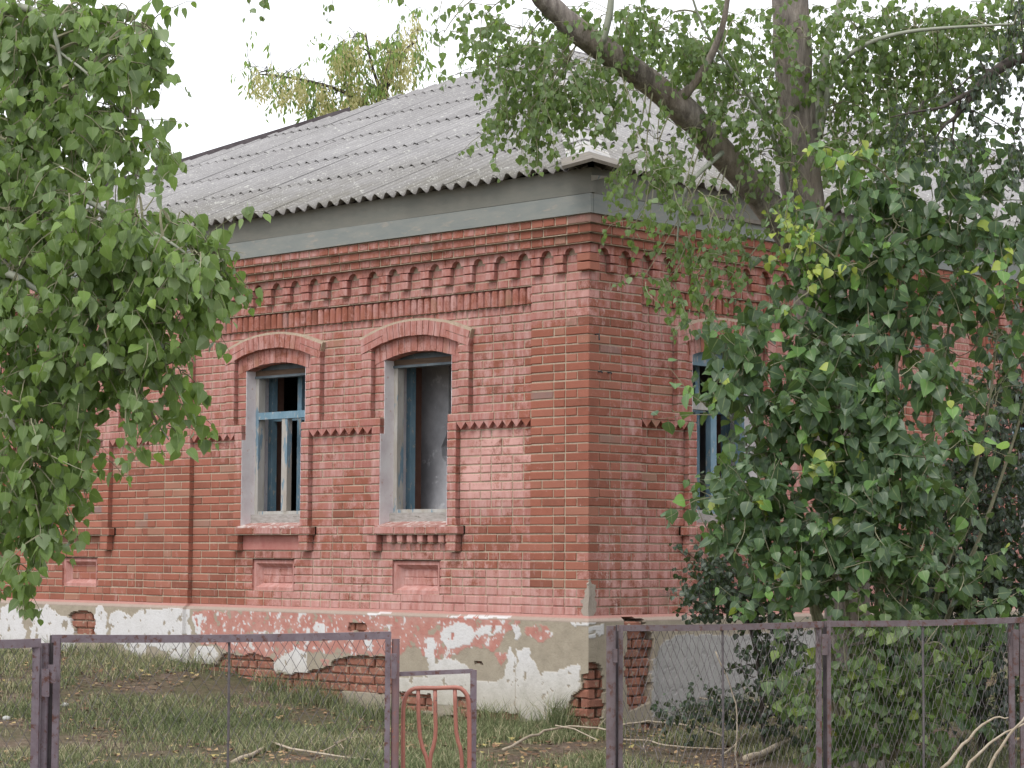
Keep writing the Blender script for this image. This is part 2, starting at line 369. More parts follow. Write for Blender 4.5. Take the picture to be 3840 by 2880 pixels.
def pale_at(w, u, z):
    v = .25*max(0, noise.noise(Vector((u*.8, z*.9, 11))))
    if w == 'L':
        v = max(v, 1.0*sstep(.62, .78, u)*sstep(1.62, 1.45, u)*sstep(.85, 1.1, z)*sstep(1.62, 1.5, z))
        v = max(v, .45*sstep(.5, .2, z)); v = max(v, .45*sstep(.75, .3, u)*sstep(1.9, 2.4, z)*sstep(2.95, 2.7, z))
        v = max(v, .35*sstep(3.4, 3.0, u)*sstep(.9, .5, z))
    else:
        v = max(v, .55*sstep(.9, .3, z))
    return min(1, v)
def lime_at(w, u, z):
    if w == 'R': return .9*sstep(.05, .12, u)*sstep(.6, .35, u)*(.35+.65*sstep(1.2, .6, z)+.5*sstep(2.3, 2.5, z)*sstep(2.95, 2.8, z))
    return .25*sstep(.8, .4, z)
def brick_geo(w, u0, u1, z0, z1, e, depth=.075, ch=.005, j=.0018):
    """12-vertex brick, arris chamfered, in wall axes"""
    r = lambda: random.uniform(-j, j)
    ef = e+random.uniform(-.0025, .0025)
    pr = []
    c4 = [(u0, z0), (u1, z0), (u1, z1), (u0, z1)]; sg = [(1, 1), (-1, 1), (-1, -1), (1, -1)]
    front = [(a+s*ch+r(), ef+r()*.5, b+t*ch+r()) for (a, b), (s, t) in zip(c4, sg)]
    mid = [(a+r(), ef-ch, b+r()) for a, b in c4]; back = [(m[0], e-depth, m[2]) for m in mid]
    V = [W3(w, *v) for v in front+mid+back]
    F = [(0, 1, 2, 3)]+[(i, i+4, (i+1) % 4+4, (i+1) % 4) for i in range(4)]+[(i+4, i+8, (i+1) % 4+8, (i+1) % 4+4) for i in range(4)]
    F = [f if w == 'L' else f[::-1] for f in F]
    if w == 'L': F = F
    return V, F
class Segs:
    """one course as intervals (u0,u1,brick e|None, mortar e|None)"""
    def __init__(s, a, b, e): s.L = [(a, b, e, e)]
    def paint(s, a, b, e, m='same'):
        m = e if m == 'same' else m; out = []
        for u0, u1, x, y in s.L:
            if u1 <= a or u0 >= b: out.append((u0, u1, x, y)); continue
            if u0 < a: out.append((u0, a, x, y))
            if u1 > b: out.append((b, u1, x, y))
            out.append((max(u0, a), min(u1, b), e, m))
        mer = []
        for g in out:
            if mer and mer[-1][2:] == g[2:] and abs(mer[-1][1]-g[0]) < 1e-6: mer[-1] = (mer[-1][0], g[1], g[2], g[3])
            else: mer.append(g)
        s.L = mer
CB = {'L': .098, 'R': .054}; CW = .114; CP = .27
CORN = {0: .16, 1: .125, 2: .09}
def row(w, k):
    zt, zb = Z(k), Z(k+1); L = VIS[w]
    if k in CORN: return Segs(-CORN[k], L, CORN[k])
    if k == 3:
        s = Segs(-.05, L, 0); s.L = [(-.0, L, None, 0)]; return s
    s = Segs(0, L, 0 if k < 7 else -.05)
    for a, b in PIL[w]: s.paint(a, min(b, L), 0)
    if k in (4, 5):
        i = 0
        while CB[w]+i*CP-CW < L:
            b = CB[w]+i*CP
            if b < L: s.paint(max(b-CW, 0), b, None, 0)
            i += 1
    if k in (7, 8):
        s.L = [(a, b, (None if e == -.05 else e), m) for a, b, e, m in s.L]
    for c in WIN[w]:
        if c > L-.8: continue
        blind = (w, c) in BLIND
        if k in (11, 12, 13) and not blind: s.paint(c-.56, c+.56, None, -.13)
        if 12 <= k <= 20:
            s.paint(c-.695, c-.56, 0); s.paint(c+.56, c+.695, 0)
        if k == 21: s.paint(c-.72, c+.72, 0)
        if 22 <= k <= 33: s.paint(c-.545, c+.545, 0)
        if k == 34: s.paint(c-.61, c+.61, .035)
        if k in (35, 36):
            s.paint(c-.57, c-.445, .022); s.paint(c+.445, c+.57, .022)
            if k == 35 and w == 'L' and c == 2.11:
                for q in range(6): s.paint(c-.41+q*.1325, c-.41+q*.1325+.068, .012)
        if 38 <= k <= 41: s.paint(c-.302, c+.302, None, None)
        if blind and 22 <= k <= 33: s.paint(c-.435, c+.435, -.05)
        elif blind and k == 21: s.paint(c-.435, c+.435, -.05)
        elif blind: pass
        elif 14 <= k <= 33: s.paint(c-.435, c+.435, None, None)
        elif k in (11, 12, 13): s.paint(c-.43, c+.43, None, None)
    if k == 21:
        ps = PIL[w]
        s.L = [(a, b, (0 if e == -.05 else e), (0 if m == -.05 else m)) for a, b, e, m in s.L]
    return s
allb = []          # candidate bricks: (w, V, F, attrs, size)
mort = {'L': MB(), 'R': MB()}
def battr(w, u, z):
    return dict(wear=wear_at(w, u, z), pale=pale_at(w, u, z), lime=lime_at(w, u, z))
def put_brick(w, u0, u1, z0, z1, e, depth=.075):
    V, F = brick_geo(w, u0, u1, z0, z1, e, depth)
    u = (u0+u1)/2; z = (z0+z1)/2
    a = [px(V[i]) for i in range(4)]
    ins = -5 < a[0][0] < 2215 and -5 < a[0][1] < 1662
    area = abs(sum(a[i][0]*a[(i+1) % 4][1]-a[(i+1) % 4][0]*a[i][1] for i in range(4)))/2 if ins else 0
    if w == 'R' and a[0][0] > 1620: area *= .3
    if w == 'L' and a[0][0] < 480 and a[0][1] < 1200: area *= .3
    at_ = battr(w, u, z); at_['rnd'] = random.random()*.86 if random.random() > .06 else random.uniform(.88, 1)
    allb.append((area, w, V, F, at_))
for w in 'LR':
    for k in range(0, 44):
        s = row(w, k); zt, zb = Z(k), Z(k+1)
        s.L.sort(key=lambda q: q[0])
        first = True
        for si, (a, b, e, m) in enumerate(s.L):
            if b-a < .004: continue
            lv_ = e if e is not None else (m if m is not None else -9)
            def lvl(q):
                if q < 0 or q >= len(s.L): return lv_
                return s.L[q][2] if s.L[q][2] is not None else (s.L[q][3] if s.L[q][3] is not None else -9)
            exl = a > .01 and lvl(si-1) < lv_-.01; exr = lvl(si+1) < lv_-.01
            if m is not None:
                mm = m-.008; a2 = a
                if a <= 0.001: a2 = (-(mm-.0015) if w == 'L' else -mm+.02) if mm > -.03 else a
                z0 = zb; z1 = zt; b2 = b-(.010 if exr else 0); a2 = a2+(.010 if exl else 0)
                # mortar beds, cut fine so wear varies along the wall
                nseg = max(1, int((b2-a2)/.3)); 
                uu = np.linspace(a2, b2, nseg+1); mb = mort[w]
                base = len(mb.V); vs = []
                for u in uu:
                    for (ee, zz) in ((mm, z0), (mm, z1), (mm-.07, z1), (mm-.07, z0)):
                        vs.append(W3(w, u, ee, zz))
                fs = []
                for i in range(nseg):
                    for q in range(4):
                        f = (i*4+q, i*4+(q+1) % 4, i*4+4+(q+1) % 4, i*4+4+q); fs.append(f if w == 'R' else f[::-1])
                f0 = (0, 1, 2, 3); f1 = tuple(nseg*4+i for i in (3, 2, 1, 0)); fs += [f0, f1]
                mb.V += vs; mb.F += [[i+base for i in f] for f in fs]
                for u in uu:
                    at_ = battr(w, u, (z0+z1)/2)
                    for kk, vv in at_.items(): mb.A.setdefault(kk, []).extend([vv]*4)
                    mb.A.setdefault('rnd', []).extend([.5]*4)
            if e is None: first = False; continue
            ln = b-a; js = .0055
            # corner wrap: courses alternate which wall owns the corner brick
            if first and a <= 0.001:
                own = (k % 2 == 0) == (w == 'L')
                if own:
                    st = -e; dep = .125
                    e1 = st+ (.27 if k % 4 < 2 else .27)
                    put_brick(w, st, st+.262, zb+.005, zt-.005, e, .125); a = st+.27
                else:
                    st = -e+.133; 
                    a = st
                first = False
            first = False
            # fill with stretchers and headers
            n_h = max(1, round((b-a)/HB)); unit = (b-a)/n_h
            seq = []; left = n_h; tog = (k+int(a*7)) % 2
            heads = k in (0, 2)
            if k == 1: heads = False
            while left > 0:
                if heads: L_ = 1
                elif left == 1: L_ = 1
                else:
                    if n_h <= 6: L_ = 1 if (tog and not seq) or (left == 3 and random.random() < .5) else 2
                    else: L_ = 1 if (tog and not seq) else (2 if random.random() < .5 else 1)
                seq.append(L_); left -= L_
            u = a
            for qi, L_ in enumerate(seq):
                u2 = u+unit*L_
                put_brick(w, u+(0 if qi == 0 and exl else js), u2-(0 if qi == len(seq)-1 and exr else js), zb+.006+random.uniform(-.001, .001), zt-.006+random.uniform(-.001, .001), e)
                u = u2
wallcore = {}
def core(w):
    mb = MB(); L = LEN[w]; eo, ei = -.135, -.58; t = -.10
    def bx(u0, u1, z0, z1, a=eo, b=ei):
        p = W3(w, u0, a, z0); q = W3(w, u1, b, z1)
        mb.box(tuple(min(i, j) for i, j in zip(p, q)), tuple(max(i, j) for i, j in zip(p, q)))
    u = .135 if w == 'L' else .585
    zt = 3.5
    for c in WIN[w]:
        if (w, c) in BLIND: continue
        bx(u, c-.50, -.02, zt); bx(c-.50, c+.50, -.02, .70); bx(c-.50, c+.50, 2.30, zt); u = c+.50
    bx(u, L-.02, -.02, zt)
    # plain far stretch beyond the picture
    bx(VIS[w], L, -.02, 3.3, 0.0, eo-.001)
    return mb.obj('wall', M_core, house)
for w in 'LR': wallcore[w] = core(w)
for w in 'LR': mort[w].obj('mortar', M_mortar, wallcore[w])
# the largest 300 bricks are their own objects, the rest one piece per wall
allb.sort(key=lambda q: -q[0])
single = allb[:300]; rest = allb[300:]
for ar, w, V, F, at_ in single:
    mesh_obj('brick', V, F, M_brick, wallcore[w], {k: np.full(len(V), v) for k, v in at_.items()})
for w in 'LR':
    mb = MB()
    for ar, ww, V, F, at_ in rest:
        if ww == w: mb.add(V, F, **at_)
    mb.obj('brickwork', M_brick, wallcore[w], kind='stuff')

def prism(w, poly, e0, e1, **at_):
    """polygon (u,z) extruded from e0 (front) to e1 (back)"""
    n = len(poly)
    V = [W3(w, u, e0, z) for u, z in poly]+[W3(w, u, e1, z) for u, z in poly]
    F = [list(range(n)), list(range(2*n-1, n-1, -1))]+[[i, i+n, (i+1) % n+n, (i+1) % n] for i in range(n)]
    return V, F
def piece(name, w, V, F, parent, u, z, mat=None, **kw):
    at_ = battr(w, u, z); at_['rnd'] = random.random(); at_.update(kw)
    return mesh_obj(name, V, F, mat or M_brick, parent, {k: np.full(len(V), v) for k, v in at_.items()})
# arched corbel table
for w in 'LR':
    i = 0; lim = VIS[w]; parent = wallcore[w]
    while True:
        b = CB[w]+i*CP
        if b > lim-.3: break
        a = b-CW
        if i == 0: 
            if w == 'L':
                for kk in (4, 5):
                    V, F = brick_geo(w, -.05, b-.004, Z(kk+1)+.005, Z(kk)-.005, .05, .12)
                    piece('corbel', w, V, F, parent, .05, Z(kk), lime=.1, wear=.9)
            else:
                for kk in (4, 5):
                    V, F = brick_geo(w, .072-.05+.002, b-.004+.03, Z(kk+1)+.005, Z(kk)-.005, .048, .06)
                    piece('corbel', w, V, F, parent, .05, Z(kk))
        else:
            for kk in (4, 5):
                V, F = brick_geo(w, a+.003, b-.003, Z(kk+1)+.005, Z(kk)-.005, .044+random.uniform(-.003, .003), .12)
                piece('corbel', w, V, F, parent, (a+b)/2, Z(kk))
        # arch piece above the gap between this corbel and the next, in two halves
        g0, g1 = b, b+CP-CW; gc = (g0+g1)/2; r = .057; zb_, zt_ = Z(4)+.002, Z(3)-.003
        lo_, hi_ = (b-CW/2 if i else (-.05 if w == 'L' else .074)), gc
        for sgn in (0, 1):
            if sgn == 0:
                arc = [(gc-r*math.cos(t), zb_+.0+r*.86*math.sin(t)) for t in np.linspace(0, math.pi/2, 6)]
                poly = [(lo_+.002, zb_)]+arc+[(gc-.002, zt_), (lo_+.002, zt_)]
                poly[-3] = (gc-.002, poly[-3][1])
            else:
                hi2 = b+CP-CW/2
                arc = [(gc+r*math.cos(t), zb_+r*.86*math.sin(t)) for t in np.linspace(0, math.pi/2, 6)]
                poly = [(hi2-.002, zb_), (hi2-.002, zt_), (gc+.002, zt_)]+[(max(q[0], gc+.002), q[1]) for q in arc[::-1]]
            V, F = prism(w, poly, .046, -.06)
            piece('arch_brick', w, V, F, parent, gc, Z(3.5))
        i += 1
# moulded tooth course (rolls two courses high), bays only
for w in 'LR':
    parent = wallcore[w]; lim = VIS[w]-.2; ps = PIL[w]; cnt = 0; rest_ = MB()
    for pi in range(len(ps)-1):
        a, b = ps[pi][1], min(ps[pi+1][0], lim)
        if b <= a: continue
        n = int((b-a)/.083); st = (b-a)/n
        for q in range(n):
            u0 = a+q*st; r = st*.47; c = u0+st/2; zt, zb = Z(7)-.004, Z(9)+.004
            arc = [(c+r*math.cos(t), -.048+.036*math.sin(t)) for t in np.linspace(0, math.pi, 6)]
            V = []; nn = len(arc)
            dz = random.uniform(-.003, .003)
            for (zz, sc) in ((zb, 1), (zt-.016, 1), (zt, .55)):
                for (uu, ee) in arc: V.append(W3(w, uu, -.048+(ee+.048)*sc+random.uniform(-.001, .001), zz+dz))
            F = []
            for lv in (0, 1):
                for m_ in range(nn-1): F.append([lv*nn+m_, lv*nn+m_+1, (lv+1)*nn+m_+1, (lv+1)*nn+m_])
            F.append(list(range(nn))); F.append(list(range(3*nn-1, 2*nn-1, -1)))
            at_ = battr(w, c, Z(8)); at_['rnd'] = random.random(); at_['wear'] = min(1, at_['wear']+.12)
            X = px(V[0])[0]
            if cnt < 290 and 380 < X < 2200: mesh_obj('tooth_brick', V, F, M_brick, parent, {k: np.full(len(V), v) for k, v in at_.items()}); cnt += 1
            else: rest_.add(V, F, **at_)
    if rest_.V: rest_.obj('tooth_bricks', M_brick, parent, kind='stuff')
# zigzag drops under the string course
for w in 'LR':
    parent = wallcore[w]; ps = PIL[w]; lim = VIS[w]-.3
    for pi in range(len(ps)-1):
        a, b = ps[pi][1], min(ps[pi+1][0], lim)
        cuts = [c for c in WIN[w] if a < c < b]
        edges = [a]+sum([[c-.545, c+.545] for c in cuts], [])+[b]
        for q in range(0, len(edges), 2):
            x0, x1 = edges[q], edges[q+1]
            if x1-x0 < .1 or x1 > lim: continue
            n = max(1, round((x1-x0)/.118)); st = (x1-x0)/n
            for m_ in range(n):
                c = x0+(m_+.5)*st; zt = Z(22)+.001; h = .062
                poly = [(c-st/2+.003, zt-.008), (c-.004, zt-h), (c+.004, zt-h), (c+st/2-.003, zt-.008), (c+st/2-.003, zt), (c-st/2+.003, zt)]
                V, F = prism(w, poly, -.006, -.06); piece('zigzag_brick', w, V, F, parent, c, zt-.03)
# window arches
def arch(w, c, parent):
    R1, R2 = 1.826, 1.65; zc1 = 2.437-R1; zc2 = 2.300-R2
    n = 11; half = math.asin(.405/R1)
    for i in range(n):
        t0 = -half+2*half*i/n+.0022; t1 = -half+2*half*(i+1)/n-.0022
        j = random.uniform(-.003, .003)
        poly = [(c+R1*math.sin(t0), zc1+R1*math.cos(t0)+j), (c+R1*math.sin(t1), zc1+R1*math.cos(t1)+j), (c+(R1+.128)*math.sin(t1), zc1+(R1+.128)*math.cos(t1)+j), (c+(R1+.128)*math.sin(t0), zc1+(R1+.128)*math.cos(t0)+j)]
        V, F = prism(w, poly, .002+random.uniform(-.002, .002), -.07); piece('arch_brick', w, V, F, parent, c, 2.5)
    for sg in (-1, 1):
        for (rr, a0, a1) in ((R1+.032, .228, .367), (R1+.098, .225, .345)):
            t0, t1 = sg*math.asin((.412)/rr), sg*math.asin(.70/rr)
            # straight stretcher laid along the chord
            p0 = np.array((c+rr*math.sin(t0), zc1+rr*math.cos(t0))); p1 = np.array((c+rr*math.sin(t1), zc1+rr*math.cos(t1)))
            d = (p1-p0)/np.linalg.norm(p1-p0); nn = np.array((-d[1], d[0]))*.03
            poly = [tuple(p0-nn), tuple(p1-nn), tuple(p1+nn), tuple(p0+nn)]
            if sg < 0: poly = poly[::-1]
            V, F = prism(w, poly, .004, -.07); piece('ear_brick', w, V, F, parent, c+sg*.5, 2.4)
    blind = (w, c) in BLIND
    n = 0 if blind else 14; half = math.asin(.558/R2)
    for i in range(n):
        t0 = -half+2*half*i/n+.0018; t1 = -half+2*half*(i+1)/n-.0018
        ro = lambda t: (R1-.0+ (zc1-zc2)*0)  # outer edge follows the upper ring
        def top(t):
            u = R2*math.sin(t); return zc1+math.sqrt(R1*R1-u*u)+.006
        j = random.uniform(-.003, .003)
        poly = [(c+R2*math.sin(t0), zc2+R2*math.cos(t0)+j), (c+R2*math.sin(t1), zc2+R2*math.cos(t1)+j), (c+R2*math.sin(t1)*1.04 if abs(t1) < half*.98 else c+R2*math.sin(t1), top(t1)), (c+R2*math.sin(t0)*1.04 if abs(t0) < half*.98 else c+R2*math.sin(t0), top(t0))]
        V, F = prism(w, poly, -.047+random.uniform(-.0015, .0015), -.17); piece('arch_brick', w, V, F, parent, c, 2.38)
    # mortar bedding of both rings
    mb = MB(); N = 24
    for (Ra, Rb, zc, e0, hw) in ((R1+.003, R1+.150, zc1, -.006, .70), (R2+.003, R2+.10, zc2, -.056, .56))[:1 if blind else 2]:
        th = math.asin(hw/((Ra+Rb)/2)); V = []
        for q in range(N+1):
            t = -th+2*th*q/N
            for rr in (Ra, Rb):
                for ee in (e0, -.10): V.append(W3(w, c+rr*math.sin(t), ee, zc+rr*math.cos(t)))
        F = []
        for q in range(N):
            o = q*4; F += [[o, o+4, o+6, o+2], [o, o+1, o+5, o+4], [o+2, o+6, o+7, o+3]]
        F += [[0, 2, 3, 1], [N*4, N*4+1, N*4+3, N*4+2]]
        mb.add(V, F, **dict(battr(w, c, 2.45), rnd=.5, wear=.28))
    mb.obj('arch_mortar', M_mortar, parent)
def wbox(mb, w, u0, u1, e0, e1, z0, z1, **at_):
    p = W3(w, u0, e0, z0); q = W3(w, u1, e1, z1)
    mb.box(tuple(min(i, j) for i, j in zip(p, q)), tuple(max(i, j) for i, j in zip(p, q)), **at_)
def wpart(name, w, boxes, mat, parent):
    mb = MB()
    for b in boxes: wbox(mb, w, *b)
    return mb.obj(name, mat, parent)
def window(w, c, style):
    win = MB(); wbox(win, w, c-.47, c-.385, -.17, -.25, .865, 2.26)
    root = win.obj('window', M_framewood, house)
    def pt(name, boxes, mat): return wpart(name, w, boxes, mat, root)
    pt('frame', [(c+.385, c+.47, -.17, -.25, .865, 2.26)], M_framewood if style != 'R' else M_blue)
    wood_i = M_blue
    if style == 'R':
        pt('lunette_board', [(c-.46, c+.46, -.172, -.20, 2.165, 2.34)], M_blue)
    else:
        pt('lintel', [(c-.43, c+.43, -.165, -.24, 2.195, 2.245)], M_brownwood)
        pt('top_strip', [(c-.43, c+.43, -.155, -.24, 2.172, 2.1935)], M_lunette)
        pt('lunette_board', [(c-.46, c+.46, -.20, -.22, 2.246, 2.34)], M_lunette)
    pt('sash_rail', [(c-.385, c+.385, -.175, -.24, .865, .895)], M_framewood)
    pt('sill_board', [(c-.455, c+.45, -.125, -.30, .775, .864)], M_greywood)
    inner = pt('inner_frame', [(c-.51, c-.43, -.38, -.44, .80, 2.28), (c+.43, c+.51, -.38, -.44, .80, 2.28), (c-.43, c+.43, -.38, -.44, 2.20, 2.28), (c-.43, c+.43, -.38, -.44, .80, .86)], M_blue)
    for sg in (-1, 1):
        a, b = sorted((c+sg*.502, c+sg*.490)); pt('jamb_lining', [(a, b, -.25, -.38, .80, 2.3)], M_lime)
        a, b = sorted((c+sg*.49, c+sg*.475)); pt('jamb_board', [(a, b, -.25, -.30, .80, 2.28)], M_blue)
    if style in ('T', 'R'):
        pt('transom', [(c-.385, c+.385, -.165, -.235, 1.775, 1.842)], M_blue if style == 'T' else M_framewood)
        pt('mullion', [(c-.04, c+.04, -.172, -.23, .895, 1.775)], M_framewood if style == 'T' else M_blue)
        pt('inner_mullion', [(c-.03+.04, c+.03+.04, -.39, -.43, .86, 2.2)], M_blue)
        pt('inner_transom', [(c-.43, c+.01, -.392, -.43, 1.77, 1.82), (c+.07, c+.43, -.392, -.43, 1.77, 1.82)], M_blue)
    # plaster reveals and sill
    for sg in (-1, 1):
        a, b = sorted((c+sg*.437, c+sg*.431)); mb = MB(); wbox(mb, w, a, b, -.054, -.17, .70, 2.25)
        wbox(mb, w, a, b, -.007, -.0535, .70, 1.575)
        mb.obj('reveal', M_lime, root)
    mb = MB()       # sloping plastered sill
    prof = [(.034, .725), (.034, .745), (-.13, .785), (-.13, .70), (.0, .70)]
    V = [W3(w, c-.46, e, z) for e, z in prof]+[W3(w, c+.46, e, z) for e, z in prof]; n = len(prof)
    mb.add(V, [list(range(n)), list(range(2*n-1, n-1, -1))]+[[i, (i+1) % n, (i+1) % n+n, i+n] for i in range(n)])
    mb.obj('sill_slope', M_pinkplaster, root)
    return root
def niche(w, c):
    z0, z1 = Z(42.05), Z(38.1); h = .302
    mb = MB()
    # rings: outer edge at wall face -> frame -> splay -> panel
    rings = [(h, 0, -.05), (h, 0, -.068), (h-.035, .035, -.068), (h-.085, .075, -.122)]
    V = []
    for hh, dz, e in rings:
        V += [W3(w, c-hh, e, z0+dz), W3(w, c+hh, e, z0+dz), W3(w, c+hh, e, z1-dz), W3(w, c-hh, e, z1-dz)]
    F = [[r*4+i, r*4+(i+1) % 4, r*4+4+(i+1) % 4, r*4+4+i] for r in range(3) for i in range(4)]+[[12, 13, 14, 15]]
    at_ = battr(w, c, .3); at_['rnd'] = .5; at_['wear'] = .2
    mb.add(V, F, **at_); root = mb.obj('niche', M_brick, wallcore[w])
    hh = h-.09
    for q, (a, b) in enumerate(((-hh, -.03), (-.03, hh), (-hh, -.09), (-.09, .1), (.1, hh))):
        zz0 = z1-.075-.075 if q < 2 else z1-.15-.07
        V, F = brick_geo(w, c+a+.004, c+b-.004, zz0+.004, zz0+.066, -.116, .03); piece('brick', w, V, F, wallcore[w], c, .3)
styles = {('L', 2.11): 'O', ('L', 4.07): 'T', ('R', 1.83): 'R'}
for w in 'LR':
    for c in WIN[w]:
        if c < VIS[w]-.8:
            arch(w, c, wallcore[w]); niche(w, c)
            if (w, c) not in BLIND: window(w, c, styles.get((w, c), 'T'))
# smooth apron under window one
c = 4.07; wpart('apron', 'L', [(c-.44, c+.44, -.044, -.06, Z(37)+.01, Z(35)-.002)], M_apron, wallcore['L'])
# cement fillet on top of the plinth and the plaster itself
def inpoly(px_, py_, poly):
    ins = np.zeros(px_.shape, bool); n = len(poly)
    for i in range(n):
        x1, y1 = poly[i]; x2, y2 = poly[(i+1) % n]
        if y1 == y2: continue
        c_ = ((y1 > py_) != (y2 > py_)) & (px_ < (x2-x1)*(py_-y1)/(y2-y1)+x1); ins ^= c_
    return ins
A_ = lambda pts, ox=0: [(ox+x/3., 1106.+y/3.) for x, y in pts]
cropA = lambda p: A_(p, 0); cropB = lambda p: A_(p, 737.3); cropC = lambda p: A_(p, 1474.7)
HOLES = [cropA([(450,665),(480,645),(540,640),(600,650),(620,700),(612,790),(480,790),(470,740),(450,690)]),
 cropA([(1410,985),(1440,930),(1480,912),(1550,940),(1640,912),(1700,930),(1770,965),(1790,1050),(1850,1055),(1990,1040),(2120,1000),(2212,1010),(2212,1300),(1400,1300),(1260,1000),(1150,1010),(950,1040),(930,965),(1080,960),(1200,990)]),
 cropB([(-60,960),(30,945),(100,935),(290,940),(330,960),(330,1180),(-80,1160)]), cropB([(45,725),(160,725),(160,772),(45,772)]),
 cropB([(1590,960),(1620,965),(1680,1000),(1705,1080),(1705,1330),(1480,1330),(1480,1230),(1500,1190),(1560,1140),(1570,1060),(1590,1010)]),
 cropB([(1860,770),(2010,770),(2020,950),(2000,1150),(2000,1230),(1870,1290),(1850,1150),(1830,950),(1860,880)]), cropB([(1840,690),(1960,690),(1965,728),(1840,728)]),
 cropB([(750,1200),(840,1195),(850,1290),(1040,1300),(1140,1310),(1160,1400),(740,1400)]), cropB([(380,1160),(480,1180),(580,1185),(590,1290),(390,1290)]),
 cropB([(865,975),(915,975),(912,988),(868,990)]), cropB([(1450,1280),(1700,1290),(1700,1500),(1440,1500)])]
WHITE = [cropB([(560,960),(680,950),(760,965),(820,1000),(850,1040),(890,1100),(1010,1105),(1060,1060),(1070,950),(1095,860),(1125,960),(1128,1310),(880,1295),(850,1300),(380,1180),(370,1080),(560,1060)]),
 cropB([(1140,890),(1220,880),(1240,960),(1300,1040),(1400,1040),(1480,1000),(1540,990),(1560,1100),(1500,1180),(1460,1260),(1440,1370),(1340,1400),(1200,1360),(1135,1290),(1130,1050)]),
 cropB([(560,820),(600,815),(630,860),(620,900),(600,960),(570,960),(550,900)]), cropB([(650,790),(700,740),(760,700),(850,740),(870,800),(840,860),(720,890),(650,840)]),
 cropB([(860,790),(940,740),(1050,730),(1040,770),(940,800),(880,820)]), cropB([(1090,740),(1150,735),(1160,800),(1125,830)]), cropB([(1570,770),(1640,740),(1700,735),(1700,780),(1650,830),(1600,810)]),
 cropB([(150,820),(210,820),(200,870),(160,875)]), cropB([(2080,870),(2150,800),(2212,790),(2212,1400),(2010,1320),(2010,1160),(2030,960)]), cropC([(-5,790),(300,800),(900,760),(900,1400),(-5,1400)]),
 cropA([(0,620),(60,600),(130,640),(160,700),(170,870),(0,900)]), cropA([(210,640),(310,600),(360,650),(450,690),(475,790),(480,900),(200,900)]), cropA([(615,620),(660,610),(695,650),(690,820),(620,820)]),
 cropA([(710,670),(760,640),(810,650),(850,690),(900,640),(1000,630),(1230,620),(1235,980),(1100,990),(1090,920),(960,850),(940,960),(870,930),(800,860),(710,830)]), cropA([(1255,670),(1315,660),(1310,790),(1260,790)]),
 cropA([(1270,870),(1370,870),(1420,930),(1370,980),(1270,970)]), cropA([(1770,970),(1850,930),(1920,870),(1980,900),(1990,1040),(1900,1050),(1790,1030)]), cropA([(2050,710),(2110,720),(2110,790),(2030,780)]),
 cropB([(170,660),(330,640),(330,652),(180,680)]), cropB([(680,668),(1090,672),(1080,690),(760,690)]), cropB([(1470,715),(1640,720),(1640,735),(1500,738)])]
RED = [cropB([(-60,650),(1160,680),(1150,730),(1060,800),(1000,910),(940,890),(860,870),(770,900),(700,960),(640,960),(560,930),(500,880),(430,870),(380,930),(-60,920)]),
 cropB([(1190,740),(1340,730),(1370,800),(1300,850),(1200,790)]), cropB([(1000,920),(1080,900),(1070,960),(1030,1000)]), cropA([(1240,640),(2212,640),(2212,930),(2060,900),(1900,900),(1780,960),(1700,930),(1480,910),(1400,860),(1300,860),(1250,690)]),
 cropA([(2080,960),(2130,950),(2130,1000),(2090,1000)])]
plinth = {}
